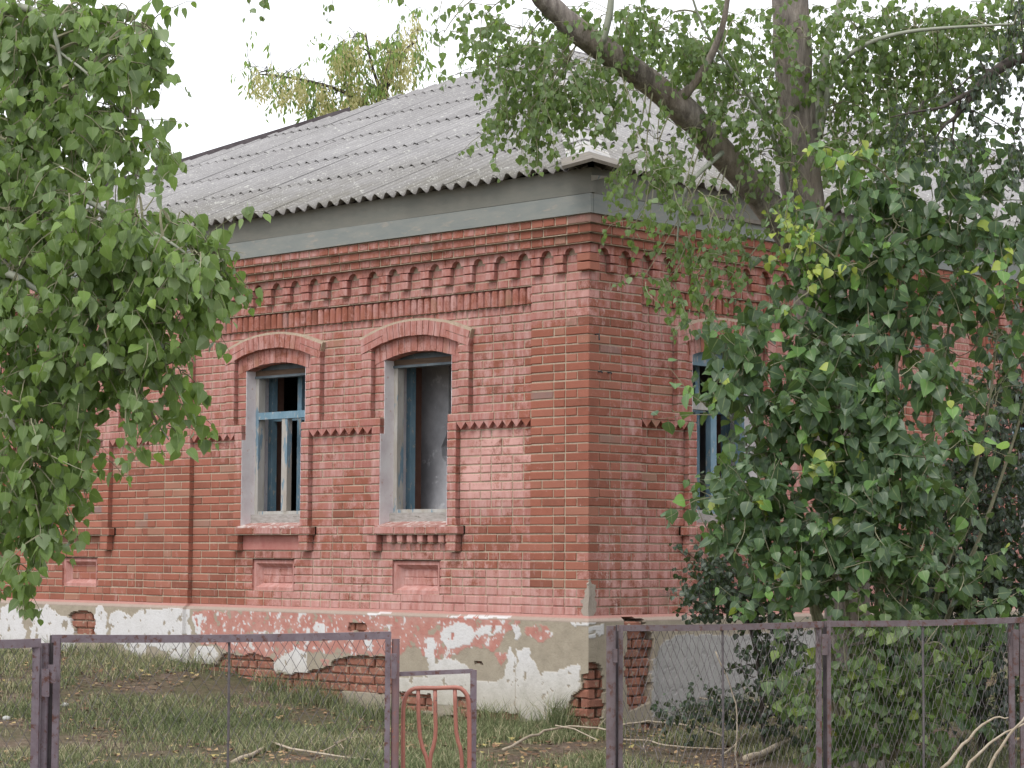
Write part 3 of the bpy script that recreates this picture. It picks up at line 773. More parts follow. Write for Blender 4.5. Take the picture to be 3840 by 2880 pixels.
def build_plinth(w):
    L = VIS[w]; base_e = lambda u: .055 if any(a-.0 <= u <= b+.12*(1 if a == 0 else .0) for a, b in PIL[w]) else .02
    du = .0125 if w == 'L' else .02
    us = np.arange(0, L, du); zs = np.concatenate([np.arange(-1.15, -.045, .0125), [-.042, -.03, -.015, 0]])
    U, Zz = np.meshgrid(us, zs)
    e = np.vectorize(base_e)(us)[None, :].repeat(len(zs), 0)
    # corner mitre
    U2 = U.copy(); U2[:, 0] = -e[:, 0]
    # fillet: slopes back to the wall top
    fil = np.clip((Zz+.045)/.045, 0, 1)
    wallf = np.array([0 if base_e(u) > .03 else -.05 for u in us])[None, :]
    E_ = e*(1-fil)+(wallf+.002)*fil
    # noise for ragged outlines
    nx = np.empty(U.shape); ny = np.empty(U.shape); nf = np.empty(U.shape)
    off = 40 if w == 'R' else 0
    for i in range(U.shape[0]):
        for j in range(U.shape[1]):
            v = Vector((U[i, j]*9+off, Zz[i, j]*9, 0)); nx[i, j] = noise.fractal(v, .9, 2.1, 4); ny[i, j] = noise.fractal(v+Vector((0, 0, 7)), .9, 2.1, 4)
            nf[i, j] = noise.fractal(v*1.1+Vector((0, 0, 15)), .8, 2.2, 5)
    nz2 = np.empty(U.shape)
    for i in range(U.shape[0]):
        for j in range(U.shape[1]): nz2[i, j] = noise.fractal(Vector((U[i, j]*26+off, Zz[i, j]*26, 30)), .8, 2.2, 3)
    P3 = np.stack([-(U), -e, Zz], -1) if w == 'L' else np.stack([e, U, Zz], -1)
    q = P3-CAM; zc = q@_f; PX = (1920+FPX*(q@_r)/zc)/1.73599+nx*6.5; PY = (1440-FPX*(q@_u)/zc)/1.73599+ny*5
    hole = np.zeros(U.shape, bool); white = hole.copy(); red = hole.copy()
    for h in HOLES: hole |= inpoly(PX-nx*2.5, PY-ny*1.5, h)
    for h in RED: red |= inpoly(PX, PY, h)
    for h in WHITE: white |= inpoly(PX, PY, h)
    hole &= Zz < -.02
    hole |= (Zz < -.90) & (nf > .1)
    damp = np.clip((-.45-Zz)/.4+nf*.8, 0, 1)[..., None]
    grey = np.array([.345, .30, .235]); wh = np.array([.62, .61, .61]); cream = np.array([.52, .49, .43]); rd = np.array([.44, .20, .165])
    C = np.ones(U.shape+(4,)); C[..., :3] = grey*(1+.12*nf[..., None])
    fleck = (nf > .52) | ((nz2 > .42) & (nx > -.05))
    fade = np.clip(.5+nf*1.0+ny*.6, 0, 1)[..., None]; rdc = rd*(1-fade*.5)+np.array([.50, .32, .28])*fade*.5
    C[red, :3] = (rdc*(1+.12*nx[..., None]))[red]; C[red & fleck, :3] = wh; C[red & (nx < -.42), :3] = grey
    isl = white & ~(nf < -.52)
    lowf = np.clip((-.35-Zz)/.4, 0, 1)[..., None]
    wc = wh*(1-lowf)+cream*lowf
    C[isl, :3] = wc[isl]
    edge = (Zz > -.06) & ~white; C[edge, :3] = np.array([.36, .29, .245])
    C[..., :3] = C[..., :3]*(1-.28*damp)+np.array([.26, .24, .19])*.28*damp
    if w == 'R':
        far = U > .62; C[far & white, :3] = np.array([.36, .35, .34])*(1+.1*nf[far & white][:, None])  # white plaster painted greyer because this face is less lit
    pk = (Zz > -.02); C[pk, :3] = np.array([.42, .22, .19])
    E_ = np.where(isl, E_+.003, E_); E_ = np.where(red & ~white, E_+.0015, E_)
    E_ = np.where(hole, -.05, E_)
    C[hole, :3] = (.25, .19, .15)
    n = len(us)
    U2[:, 0] = -E_[:, 0]
    if w == 'L': V = np.stack([-U2, -E_, Zz], -1)
    else: V = np.stack([E_, U2, Zz], -1)
    ii, jj = np.meshgrid(np.arange(len(zs)-1), np.arange(n-1), indexing='ij')
    a = (ii*n+jj).ravel(); F = np.stack([a, a+1, a+n+1, a+n], -1)
    if w == 'R': pass
    o = mesh_obj('plinth', V.reshape(-1, 3), F.tolist(), M_plaster, house, {'pcol': C.reshape(-1, 4)})
    # bricks that show in the holes
    hb = 0
    for r in range(0, 15):
        zt = -.055-r*.078; zb = zt-.068; u = (.0 if (r % 2) == (w == 'L') else .095)
        while u < L-.3:
            ln = .252 if (r+int(u*3)) % 3 else .118
            ja = int(np.clip(u/du, 0, n-1)); jb = int(np.clip((u+ln)/du, 0, n-1))
            rows_ = (zs < zt) & (zs > zb)
            if rows_.any() and hole[rows_][:, ja:jb+1].any():
                eb = min(base_e(u), base_e(u+ln))-.022+random.uniform(-.012, .004)
                for (x_, y_) in ((0, 0),):
                    u0 = u if u > 0.01 else -eb
                    V_, F_ = brick_geo(w, u0+.003, u+ln-.003, zb, zt, eb, .08, .010, .004)
                    mesh_obj('plinth_brick', V_, F_, M_plinthbrick, o, {'rnd': np.full(12, random.uniform(0, .45)), 'wear': np.full(12, .8), 'pale': np.zeros(12), 'lime': np.zeros(12)}); hb += 1
            u += ln+.009
    # mortar backing
    mb = MB(); 
    wbox(mb, w, .036 if w == 'L' else .04, L, -.035, -.3, -1.2, -.05, rnd=.5, wear=.9, pale=0., lime=0.); mb.obj('plinth_mortar', M_mortar, o)
    return o
for w in 'LR': plinth[w] = build_plinth(w)
# grey cement smear on the corner pier
def smear(w, pts, e, mat, name, parent):
    pp = []
    n = len(pts)
    for i in range(n):
        for t in (0, .33, .66):
            x = pts[i][0]*(1-t)+pts[(i+1) % n][0]*t; y = pts[i][1]*(1-t)+pts[(i+1) % n][1]*t
            if t: x += random.uniform(-1.6, 1.6); y += random.uniform(-1.6, 1.6)
            pp.append(onwall(w, e, x, y))
    V, F = prism(w, pp, e, e-.02)
    return mesh_obj(name, V, F, mat, parent, {'pcol': np.tile((.36, .31, .265, 1.), (len(V), 1))})
smear('R', [(1271.5,1265),(1273,1256),(1276,1250),(1279,1262),(1287,1263),(1287,1282),(1284,1290),(1290,1302),(1288,1318),(1282,1330),(1271.5,1336)], .006, M_plaster, 'cement_patch', wallcore['R'])
smear('L', [(1271,1265),(1266,1272),(1262,1278),(1263,1290),(1254,1298),(1259,1306),(1255,1320),(1262,1334),(1271,1336)], .006, M_plaster, 'cement_patch', wallcore['L'])
#smear('L', [(160,1230),(185,1222),(205,1228),(212,1262),(225,1290),(160,1292),(150,1270),(175,1250)], -.038, M_plaster, 'cement_patch', wallcore['L'])
# iron hooks on the corner
for (x, y, l_) in ((1287, 722, 18), (1293, 803, 4), (1313, 805, 4)):
    u_, z_ = onwall('R', 0, x, y); mb = MB()
    mb.tube([W3('R', u_, -.02, z_), W3('R', u_, .035, z_), W3('R', u_-.005, .045, z_-l_*.0028)], .007, 6); mb.obj('iron_hook', M_iron, wallcore['R'])

# fascia boards
def fboard(w, u0, u1, z0, z1, e0, e1, mat, tilt=0):
    mb = MB(); p = [(e0, z0), (e0+tilt, z1), (e1, z1), (e1, z0)]; n = 4; N = max(1, int((u1-u0)/1.2)); V = []
    for q in range(N+1):
        u = u0+(u1-u0)*q/N; j = random.uniform(-.004, .004)
        V += [W3(w, u, e+(j if i < 2 else 0), z+(j if i in (0, 3) else 0)*.6) for i, (e, z) in enumerate(p)]
    F = []
    for q in range(N):
        for i in range(4): F.append([q*4+i, q*4+(i+1) % 4, q*4+4+(i+1) % 4, q*4+4+i])
    F += [[0, 1, 2, 3], [N*4+3, N*4+2, N*4+1, N*4]]
    mb.add(V, F); return mb.obj('fascia_board', mat, house)
for w, ex in (('L', 0), ('R', .002)):
    st = -.183 if w == 'L' else -.146
    cuts = [st, 5.05, 9.2, LEN[w]+.1] if w == 'L' else [st, 4.6, 9.1, 14, LEN[w]+.1]
    for a, b in zip(cuts[:-1], cuts[1:]):
        fboard(w, a+.0015, b-.0015, 3.293, 3.452, .183, .150, M_fascia2)
    cuts = [st-.02 if w == 'L' else st, 6.3, LEN[w]+.1] if w == 'L' else [st, 7.1, 13, LEN[w]+.1]
    for a, b in zip(cuts[:-1], cuts[1:]):
        fboard(w, a+.0015, b-.0015, 3.456, 3.66, .178, .145, M_fascia1, .022)
fboard('R', .95, 3.4, 3.42, 3.455, .215, .184, M_capwood)
# soffit closes the gap behind the boards
wpart('soffit', 'L', [(-.14, 12.9, .145, -.55, 3.50, 3.52)], M_darkwood_gap, house); wpart('soffit', 'R', [(.57, 20, .145, -.55, 3.505, 3.525)], M_darkwood_gap, house)

# ------------------------------------------------------------------ roof
PH = math.radians(24.5); TA = math.tan(PH); CO = math.cos(PH); SI = math.sin(PH)
EV = .275; Z0 = 3.615; RL = 12.8; RW = 6.4; RR = 20.
roof = bpy.data.objects.new('roof', None); COL.objects.link(roof); roof.parent = house
WP = .15; AMP = .029
def roof_pt(w, u, s, h):
    """u along eave, s up the slope from the eave edge, h above the plane"""
    e = EV-s*CO+h*SI*1; z = Z0+s*SI+h*CO
    return W3(w, u, e, z)
def smax(w, u):
    if w == 'L': t = min(u, RL-u)
    else: t = min(u, RW)
    return (t+EV)/CO
nsheet = 0
def sheet(w, u0, s0, s1, lift, rot):
    global nsheet
    nw = 4; per = 8; n = nw*per+3
    us = [u0-WP*.15+i*WP/per for i in range(n)]
    cols = []
    cm = (us[0]+us[-1])/2; rnd = random.random()
    jag = [random.uniform(-.004, .004) for _ in us]
    for i, u in enumerate(us):
        if u < -EV-.03 or u > LEN[w]+.3: continue
        top = min(s1, smax(w, u)-.03)
        st = s0+jag[i]
        if top <= st+.06: continue
        ph = 2*math.pi*(u-u0)/WP
        cols.append((u, st, top, math.cos(ph)))
    if len(cols) < 5: return
    V = []; A = {'rnd': [], 'low': [], 'groove': []}; R_ = 4
    for u, a, b, cc in cols:
        for q in range(R_):
            s = a+(b-a)*q/(R_-1); hh = AMP*cc+AMP+lift*(1-(s-s0)/(s1-s0))+.004; uu = u+rot*(s-s0)
            for th in (0, -.007):
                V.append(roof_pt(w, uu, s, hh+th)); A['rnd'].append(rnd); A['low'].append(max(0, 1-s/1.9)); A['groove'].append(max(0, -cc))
    F = []; m = R_*2
    for i in range(len(cols)-1):
        for q in range(R_-1):
            a = i*m+q*2; b = a+m
            F.append([a, b, b+2, a+2]); F.append([a+1, a+3, b+3, b+1])
        a = i*m; b = a+m; F.append([a, a+1, b+1, b]); a += m-2; b += m-2; F.append([a, b, b+1, a+1])
    a = 0
    for q in range(R_-1):
        F.append([q*2, q*2+2, q*2+3, q*2+1]); o = (len(cols)-1)*m; F.append([o+q*2, o+q*2+1, o+q*2+3, o+q*2+2])
    F = [f[::-1] for f in F] if w == 'L' else F
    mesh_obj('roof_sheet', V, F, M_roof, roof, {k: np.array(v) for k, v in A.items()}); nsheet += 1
EXP = 1.13
for w in 'LR':
    for r in range(7):
        u = -EV-.1+random.choice((0, .15, .3))*(1 if r else 0)
        i = 0
        while u < (RL+EV if w == 'L' else RR):
            L_ = 4*WP
            s0 = r*EXP-(.0 if r else .0)+random.uniform(-.018, .018)
            sheet(w, u, s0, s0+EXP+.14, .012+(.006 if i % 2 else 0)+random.uniform(0, .007), random.uniform(-.004, .004))
            u += L_; i += 1
# closed underside of the roof so no light falls in, and the hidden slopes
mb = MB(); a = .15; zt = Z0-.01+(EV-.15)*TA*.6; ap = Z0+(RW+EV)*TA-.03
V = [(a, -a, zt), (-RL-a, -a, zt), (-RL-a, RR, zt), (a, RR, zt), (-RW, RW, ap), (-RW, RR, ap)]
mb.add(V, [[0, 1, 4], [1, 2, 5, 4], [0, 4, 5, 3], [2, 3, 5], [0, 3, 2, 1]]); mb.obj('roof_decking', M_darkwood_gap, roof)
# hip caps
def hip_pt(side, t):
    if side == 'N': return np.array((-t, t, Z0+(t+EV)*TA+.05))
    return np.array((-RL+t, t, Z0+(t+EV)*TA+.05))
M_cap = simple('pale_ridge_piece', (.34, .33, .33, 1), (.42, .41, .40, 1), 5, c3=(.32, .28, .19, 1), s3=4, lo3=.55, hi3=.7)
def cap_piece(name, side, t0, t1, wd, mat, lift=0, thick=.02):
    p0, p1 = hip_pt(side, t0), hip_pt(side, t1)
    # directions lying in the two slopes, perpendicular to the hip
    hdir = (p1-p0)/np.linalg.norm(p1-p0)
    nL = np.array((0, -SI, CO)); nR = np.array((SI if side == 'N' else -SI, 0, CO))
    dL = np.cross(hdir, nL); dL /= np.linalg.norm(dL); dR = np.cross(nR, hdir); dR /= np.linalg.norm(dR)
    if dL[2] > 0: dL = -dL
    if dR[2] > 0: dR = -dR
    V = []
    for p, l_ in ((p0, lift), (p1, lift*.3)):
        for (d, n_) in ((dL, nL), (np.zeros(3), (nL+nR)/2), (dR, nR)):
            b = p+d*wd+n_*(l_); V.append(tuple(b)); V.append(tuple(b-n_*thick))
    F = [[0, 2, 8, 6], [2, 4, 10, 8], [1, 7, 9, 3], [3, 9, 11, 5], [0, 1, 3, 2], [2, 3, 5, 4], [6, 8, 9, 7], [8, 10, 11, 9], [0, 6, 7, 1], [4, 5, 11, 10]]
    return mesh_obj(name, V, F, mat, roof)
cap_piece('cap_board', 'N', -.36, .16, .235, M_capwood, .075, .028)
t = .10
while t < RW-.1:
    cap_piece('ridge_cap', 'N', t, min(t+.62, RW), .185, M_cap, .03, .010); t += .55
mb = MB()
p0, p1 = hip_pt('F', .2), hip_pt('F', 4.62)
d = (p1-p0)/np.linalg.norm(p1-p0); side_ = np.array((.7, -.7, 0)); up_ = np.array((0, 0, 1.))
V = []
for q in range(9):
    p = p0+(p1-p0)*q/8+up_*random.uniform(-.006, .006)
    for (s_, h_) in ((.06, -.07), (.06, .05), (-.04, .05), (-.04, -.07)): V.append(tuple(p+side_*s_+up_*h_))
F = []
for q in range(8):
    for i in range(4): F.append([q*4+i, q*4+(i+1) % 4, q*4+4+(i+1) % 4, q*4+4+i])
F += [[0, 1, 2, 3], [35, 34, 33, 32]]
mb.add(V, F); mb.obj('hip_board', M_darkwood_gap, roof)
t = RW
while t < RR:
    V = []
    for yy in (t, t+1.0):
        for dx, dz in ((-.17, -.07), (0, 0), (.17, -.07)): V += [(-RW+dx, yy, Z0+(RW+EV)*TA+.075+dz), (-RW+dx, yy, Z0+(RW+EV)*TA+.063+dz)]
    F = [[0, 2, 8, 6], [2, 4, 10, 8], [1, 7, 9, 3], [3, 9, 11, 5], [0, 1, 3, 2], [2, 3, 5, 4], [6, 8, 9, 7], [8, 10, 11, 9], [0, 6, 7, 1], [4, 5, 11, 10]]
    mesh_obj('ridge_cap', V, F, M_darkwood_gap, roof); t += .98
# bent scrap of tin under the hip end
smt = MB(); q0 = np.array(hip_pt('N', -.22)); smt.add([tuple(q0+np.array(v)) for v in ((.0, .0, -.10), (.02, .17, -.09), (.0, .17, -.10), (-.02, .02, -.14), (.0, .0, -.104), (.02, .17, -.094), (.0, .17, -.104), (-.02, .02, -.144))], [[0,1,2,3],[7,6,5,4],[0,4,5,1],[1,5,6,2],[2,6,7,3],[3,7,4,0]]); smt.obj('tin_scrap', M_framewood, roof)

# room inside
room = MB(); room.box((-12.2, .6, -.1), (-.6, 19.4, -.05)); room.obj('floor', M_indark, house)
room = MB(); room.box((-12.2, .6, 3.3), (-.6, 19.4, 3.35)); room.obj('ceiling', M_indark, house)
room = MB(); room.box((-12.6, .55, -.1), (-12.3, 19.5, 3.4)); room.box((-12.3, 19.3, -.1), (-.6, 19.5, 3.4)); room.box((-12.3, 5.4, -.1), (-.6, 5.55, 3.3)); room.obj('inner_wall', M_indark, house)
pts = [onwall('L', -.78, *q) for q in ((972.5, 1200), (972, 1090), (970, 1030), (963, 1000), (954.5, 985), (953, 965), (962, 945), (969, 905), (969, 760))]
pts = [(pts[0][0], -.05)]+pts+[(pts[-1][0], 3.3), (3.35, 3.3), (3.35, -.05)]
V = [(-u, .78, z) for u, z in pts]+[(-u, .88, z) for u, z in pts]; n = len(pts)
mesh_obj('partition', V, [list(range(n)), list(range(2*n-1, n-1, -1))]+[[i, i+n, (i+1) % n+n, (i+1) % n] for i in range(n)], M_inplaster, house)

# ------------------------------------------------------------------ fence
def ground_at(p): return G(p[0], p[1])
def fpt(x, y, d): return at(x, y, d)
def post_mesh(mb, x, ytop, d, w_, kind='square', zbot=None, dep=None):
    """upright post: square or round, from the ground to the top given in reading units"""
    p = fpt(x, ytop, d); g = ground_at(p)-.15 if zbot is None else zbot
    if kind == 'round':
        mb.tube([(p[0], p[1], g), (p[0], p[1], p[2])], w_/2, 12); return p
    a = _r*w_/2; b = np.array((_f[0], _f[1], 0)); b = b/np.linalg.norm(b)*(dep or w_)/2; a = np.array((a[0], a[1], 0))
    V = [tuple(np.array((p[0], p[1], zz))+sa*a+sb*b) for zz in (g, p[2]) for sa, sb in ((-1, -1), (1, -1), (1, 1), (-1, 1))]
    mb.add(V, [(0,3,2,1),(4,5,6,7),(0,1,5,4),(1,2,6,5),(2,3,7,6),(3,0,4,7)]); return p
def bar(mb, p, q, w_, h_, nseg=6, sag=0):
    p = np.array(p); q = np.array(q); d = q-p; dh = np.array((d[0], d[1], 0)); dh /= np.linalg.norm(dh); nn = np.array((-dh[1], dh[0], 0))
    V = []
    for i in range(nseg+1):
        t = i/nseg; c = p+d*t+np.array((0, 0, -sag*math.sin(math.pi*t)))
        for s_, z_ in ((-.5, -.5), (.5, -.5), (.5, .5), (-.5, .5)): V.append(tuple(c+nn*s_*w_+np.array((0, 0, z_*h_))))
    F = []
    for i in range(nseg):
        for q_ in range(4): F.append([i*4+q_, i*4+(q_+1) % 4, i*4+4+(q_+1) % 4, i*4+4+q_])
    F += [[3, 2, 1, 0], [nseg*4+i for i in range(4)]]
    mb.add(V, F)
RAILM = M_fence
def fence_panel(label, group, x0, y0, d0, x1, y1, d1, cell, posts, rods, th, damage=None, zb_off=.12):
    """frame of angle iron filled with chain link; posts and dark gap strips: (x, ytop, d, width, kind, material)"""
    a = fpt(x0, y0, d0); b = fpt(x1, y1, d1); mid = (a+b)/2
    root = thing('chain_link_fence', label, 'fence', (0, 0, 0), group)
    off = np.array((0, 0, -th/2))
    mb = MB(); bar(mb, a+off, b+off, .035, th, sag=random.uniform(-.006, .010)); mb.obj('top_rail', RAILM, root)
    ga, gb = ground_at(a)+zb_off, ground_at(b)+zb_off
    A0 = np.array((a[0], a[1], ga)); B0 = np.array((b[0], b[1], gb))
    mb = MB(); bar(mb, A0, B0, .035, th); mb.obj('bottom_rail', RAILM, root)
    for (x, y, d, w_, kind, mat) in posts:
        mb = MB(); post_mesh(mb, x, y, d, w_, kind); mb.obj('post', mat, root)  # the thinnest dark ones are strips painting the dark gaps between posts
    for x in rods:
        t = (x-x0)/(x1-x0); p = a+(b-a)*t; q = A0+(B0-A0)*t
        mb = MB(); mb.tube([p+off, (p+q)/2+np.array((.004, 0, 0)), q], .0075, 6); mb.obj('rod', M_wire, root)
    # chain link: zigzag wires hanging side by side
    mb = MB(); Wd = np.linalg.norm((b-a)[:2]); n = int(Wd/cell*2); H = min(a[2]-ga, b[2]-gb)-th; hc = cell*(1.6 if cell > .06 else 2.3)
    nr = int(H/hc*2)
    dirv = (b-a)/Wd
    nrm = np.array((-dirv[1], dirv[0], 0)); nrm /= np.linalg.norm(nrm)
    ph = random.random()*9
    for i in range(n+1):
        pts = []
        for j in range(nr+1):
            u = (i+(i+j) % 2)*cell*.5; z = -th-j*hc/2
            wx = .5*cell*noise.noise(Vector((i*.08, j*.12, ph)))+.06*cell*random.uniform(-1, 1); wz = .6*cell*noise.noise(Vector((i*.1, j*.1, ph+5)))
            wy = .04*noise.noise(Vector((i*.15, j*.12, ph+9)))
            if damage:
                dm = damage(i/n, j/nr); wx += dm*random.uniform(-.4, .6)*cell; wy += dm*random.uniform(-.6, .6)*cell; wz += dm*random.uniform(-.5, .4)*cell
            u = min(max(u+wx, .02), Wd-.02)
            base = a+(b-a)*(u/Wd)
            pts.append(base+np.array((0, 0, z+wz))+nrm*(wy+(.003 if (i+j) % 2 else -.003)))
        mb.tube(pts, .0019, 3)
    mb.obj('chain_link_mesh', M_wire, root)
    return root
FG = 'angle iron and chain link fence panels in front of the house'
fp = fence_panel('purple brown chain link fence panel cut off by the left edge', FG, -90, 1379, 12.3, 88, 1379, 12.45, .0665, [(80, 1389, 12.45, .040, 'square', M_fence)], [], .046)
def plate(root, x0, y0, x1, y1, d, mat=M_fence, th=.008):
    c = fpt((x0+x1)/2, (y0+y1)/2, d); mb = MB(); p0 = fpt(x0, y1, d); p1 = fpt(x1, y1, d); p2 = fpt(x1, y0, d); p3 = fpt(x0, y0, d)
    b = _f*th; V = [tuple(p) for p in (p0, p1, p2, p3)]+[tuple(p+b) for p in (p0, p1, p2, p3)]
    mb.add(V, [(0,1,2,3),(7,6,5,4),(0,4,5,1),(1,5,6,2),(2,6,7,3),(3,7,4,0)]); return mb.obj('connecting_plate', mat, root)
plate(fp, 90, 1445, 106, 1505, 12.40); plate(fp, 104, 1436, 120, 1476, 12.41)
pp_ = thing('fence_post', 'round rusty pipe post between the first two fence panels at far left', 'post'); mb = MB(); post_mesh(mb, 98.5, 1389, 12.5, .045, 'round'); mb.obj('pipe', M_fence, pp_)
fp = fence_panel('long left fence panel with one thin rod, ending at the small gate', FG, 112, 1371, 12.5, 844, 1364, 12.95, .068, [(112.5, 1372, 12.52, .020, 'square', M_darkwood_gap), (124, 1378, 12.5, .034, 'square', M_fence), (838.5, 1378, 12.92, .030, 'square', M_fence)], [489], .042)  # first entry is a dark strip for the dark gap beside the pipe
plate(fp, 845, 1412, 857, 1466, 12.86)
pp_ = thing('fence_post', 'purple and rust stained pipe post to the left of the red tube frame', 'post'); mb = MB(); post_mesh(mb, 855, 1380, 12.93, .045, 'round'); mb.obj('pipe', M_fencerust, pp_)
# wicket with flat bar and the bent red tube frame
gt = thing('wicket_frame', 'low purple metal wicket frame with flat top bar, right post shorter than the fence', 'gate')
mb = MB(); bar(mb, fpt(862, 1456, 12.95), fpt(1020, 1449.5, 13.1), .02, .024); mb.obj('top_bar', M_fence, gt)
mb = MB(); post_mesh(mb, 1023, 1447, 13.1, .036, 'square'); mb.obj('post', M_fence, gt)
rg = thing('tube_gate', 'faded red bent tube bed end used as a gate, with three curved bars', 'gate')
def at_tube(pts, d, r, name, parent, mat=M_redtube, n=8):
    q = []
    for i in range(len(pts)-1):
        for t in (0, .5): q.append((pts[i][0]*(1-t)+pts[i+1][0]*t, pts[i][1]*(1-t)+pts[i+1][1]*t))
    q.append(pts[-1]); mb = MB()
    P3_ = [fpt(x, y, d) for x, y in q]; P3_.append(np.array((P3_[-1][0], P3_[-1][1], ground_at(P3_[-1])+.02)))
    mb.tube(P3_, r, n); return mb.obj(name, mat, parent, smooth=True)
dg = 12.98
outer = [(871, 1760), (870.5, 1600), (870.5, 1560), (871, 1530), (873.5, 1512), (879, 1499), (887, 1491), (897, 1487), (915, 1486), (940, 1486.5), (965, 1485.5), (985, 1485), (995, 1487), (1003, 1493), (1009, 1502), (1012, 1515), (1013.5, 1535), (1014, 1600), (1014, 1760)]
mb = MB(); P3_ = [fpt(x, y, dg) for x, y in outer]
for e_ in (0, -1): P3_.insert(0 if e_ == 0 else len(P3_), np.array((P3_[e_][0], P3_[e_][1], ground_at(P3_[e_]))))
mb.tube(P3_, .0125, 10); mb.obj('tube_frame', M_redtube, rg, smooth=True)
sc_ = lambda L: [(771.9+x*.2905, 1382.5+y*.2905) for x, y in L]
for L in ([(452,370),(455,560),(460,640),(466,720),(485,800),(508,860),(522,910),(526,952),(524,1050)], [(578,370),(580,560),(583,650),(580,720),(566,790),(548,850),(541,900),(540,952),(542,1050)], [(725,360),(730,560),(735,680),(748,750),(765,800),(774,860),(777,900),(778,952),(776,1050)]):
    at_tube(sc_(L), dg+.005, .0115, 'curved_bar', rg)
RAILM = M_fencedark
# right hand stretch
def dmg(u, v): return max(0, (1-u*3.2))*sstep(.55, .72, v)*2.2
fp = fence_panel('right fence panel with ribbed rod, torn mesh at its lower left corner', FG, 1336, 1350, 13.9, 1776, 1342, 14.5, .0475, [(1334, 1350, 13.95, .022, 'square', M_darkwood_gap), (1341, 1352, 13.9, .026, 'square', M_fencedark), (1768, 1344, 14.5, .034, 'square', M_fencedark)], [1556], .037, dmg)  # first entry: dark strip standing in for the gap behind the pipe post
plate(fp, 1325, 1402, 1334, 1431, 13.8, M_fencedark)
pp_ = thing('fence_post', 'thick dark purple pipe post standing before the corner of the house', 'post'); mb = MB(); post_mesh(mb, 1320, 1352, 13.85, .058, 'round'); mb.obj('pipe', M_fencedark, pp_)
fp = fence_panel('fence panel before the yellow green shoots, last but one at right', FG, 1784, 1341, 14.5, 2200, 1333, 15.0, .0475, [(1781, 1342, 14.56, .022, 'square', M_darkwood_gap), (1790, 1343, 14.5, .024, 'square', M_fencedark), (2183, 1336, 15.0, .036, 'square', M_fencedark)], [1989], .037)  # first entry: dark strip put in the dark gap between two panels
plate(fp, 1776, 1370, 1788, 1435-20, 14.45, M_fencedark); plate(fp, 2189, 1360, 2201, 1460, 14.95, M_fencedark)
fp = fence_panel('sliver of a fence panel at the right edge of the picture', FG, 2203, 1333, 15.0, 2600, 1352, 15.0, .0475, [(2206, 1334, 15.0, .03, 'square', M_fencedark)], [], .037)

# ------------------------------------------------------------------ leaves
def leaf_templates(kind='poplar'):
    T = []
    for v in range(4):
        cur = random.uniform(.03, .14); fold = random.uniform(.05, .16); tw = random.uniform(-.06, .06)
        if kind == 'poplar': prof = [(.06, .0), (.36, .10), (.44, .30), (.33, .58), (.13, .83)]
        elif kind == 'round': prof = [(.06, .0), (.34, .08), (.46, .34), (.38, .62), (.15, .86)]
        else: prof = [(.03, .0), (.13, .2), (.17, .42), (.13, .68), (.05, .9)]
        mid = [(0, 0), (0, .12), (0, .33), (0, .6), (0, .84)]
        V = []; vein = []
        for i in range(5):
            y = mid[i][1]; V.append((tw*y, y, -cur*(y*1.4)**2)); vein.append(1)
            w_, yy = prof[i]; yy += random.uniform(-.02, .02)
            V.append((-w_+tw*y, yy, fold*w_*2-cur*(yy*1.4)**2+random.uniform(-.03, .03))); vein.append(0)
            V.append((w_+tw*y, yy, fold*w_*2-cur*(yy*1.4)**2+random.uniform(-.03, .03))); vein.append(0)
        V.append((tw, 1.0, -cur*2.1)); vein.append(1)
        F = []
        for i in range(4):
            a = i*3; b = a+3
            F += [(a, b, b+1), (a, b+1, a+1), (a, b+2, b), (a, a+2, b+2)]
        F += [(12, 15, 13), (12, 14, 15)]
        # petiole
        n = len(V); V += [(-.022, 0, 0), (.022, 0, 0), (0, -.42, .10)]; vein += [1, 1, 1]; F.append((n, n+1, n+2))
        T.append((np.array(V), np.array(F), np.array(vein, float)))
    return T
TP = leaf_templates('poplar'); TR_ = leaf_templates('round'); TN = leaf_templates('narrow')
def nrm(v): return v/(np.linalg.norm(v, axis=-1, keepdims=True)+1e-9)
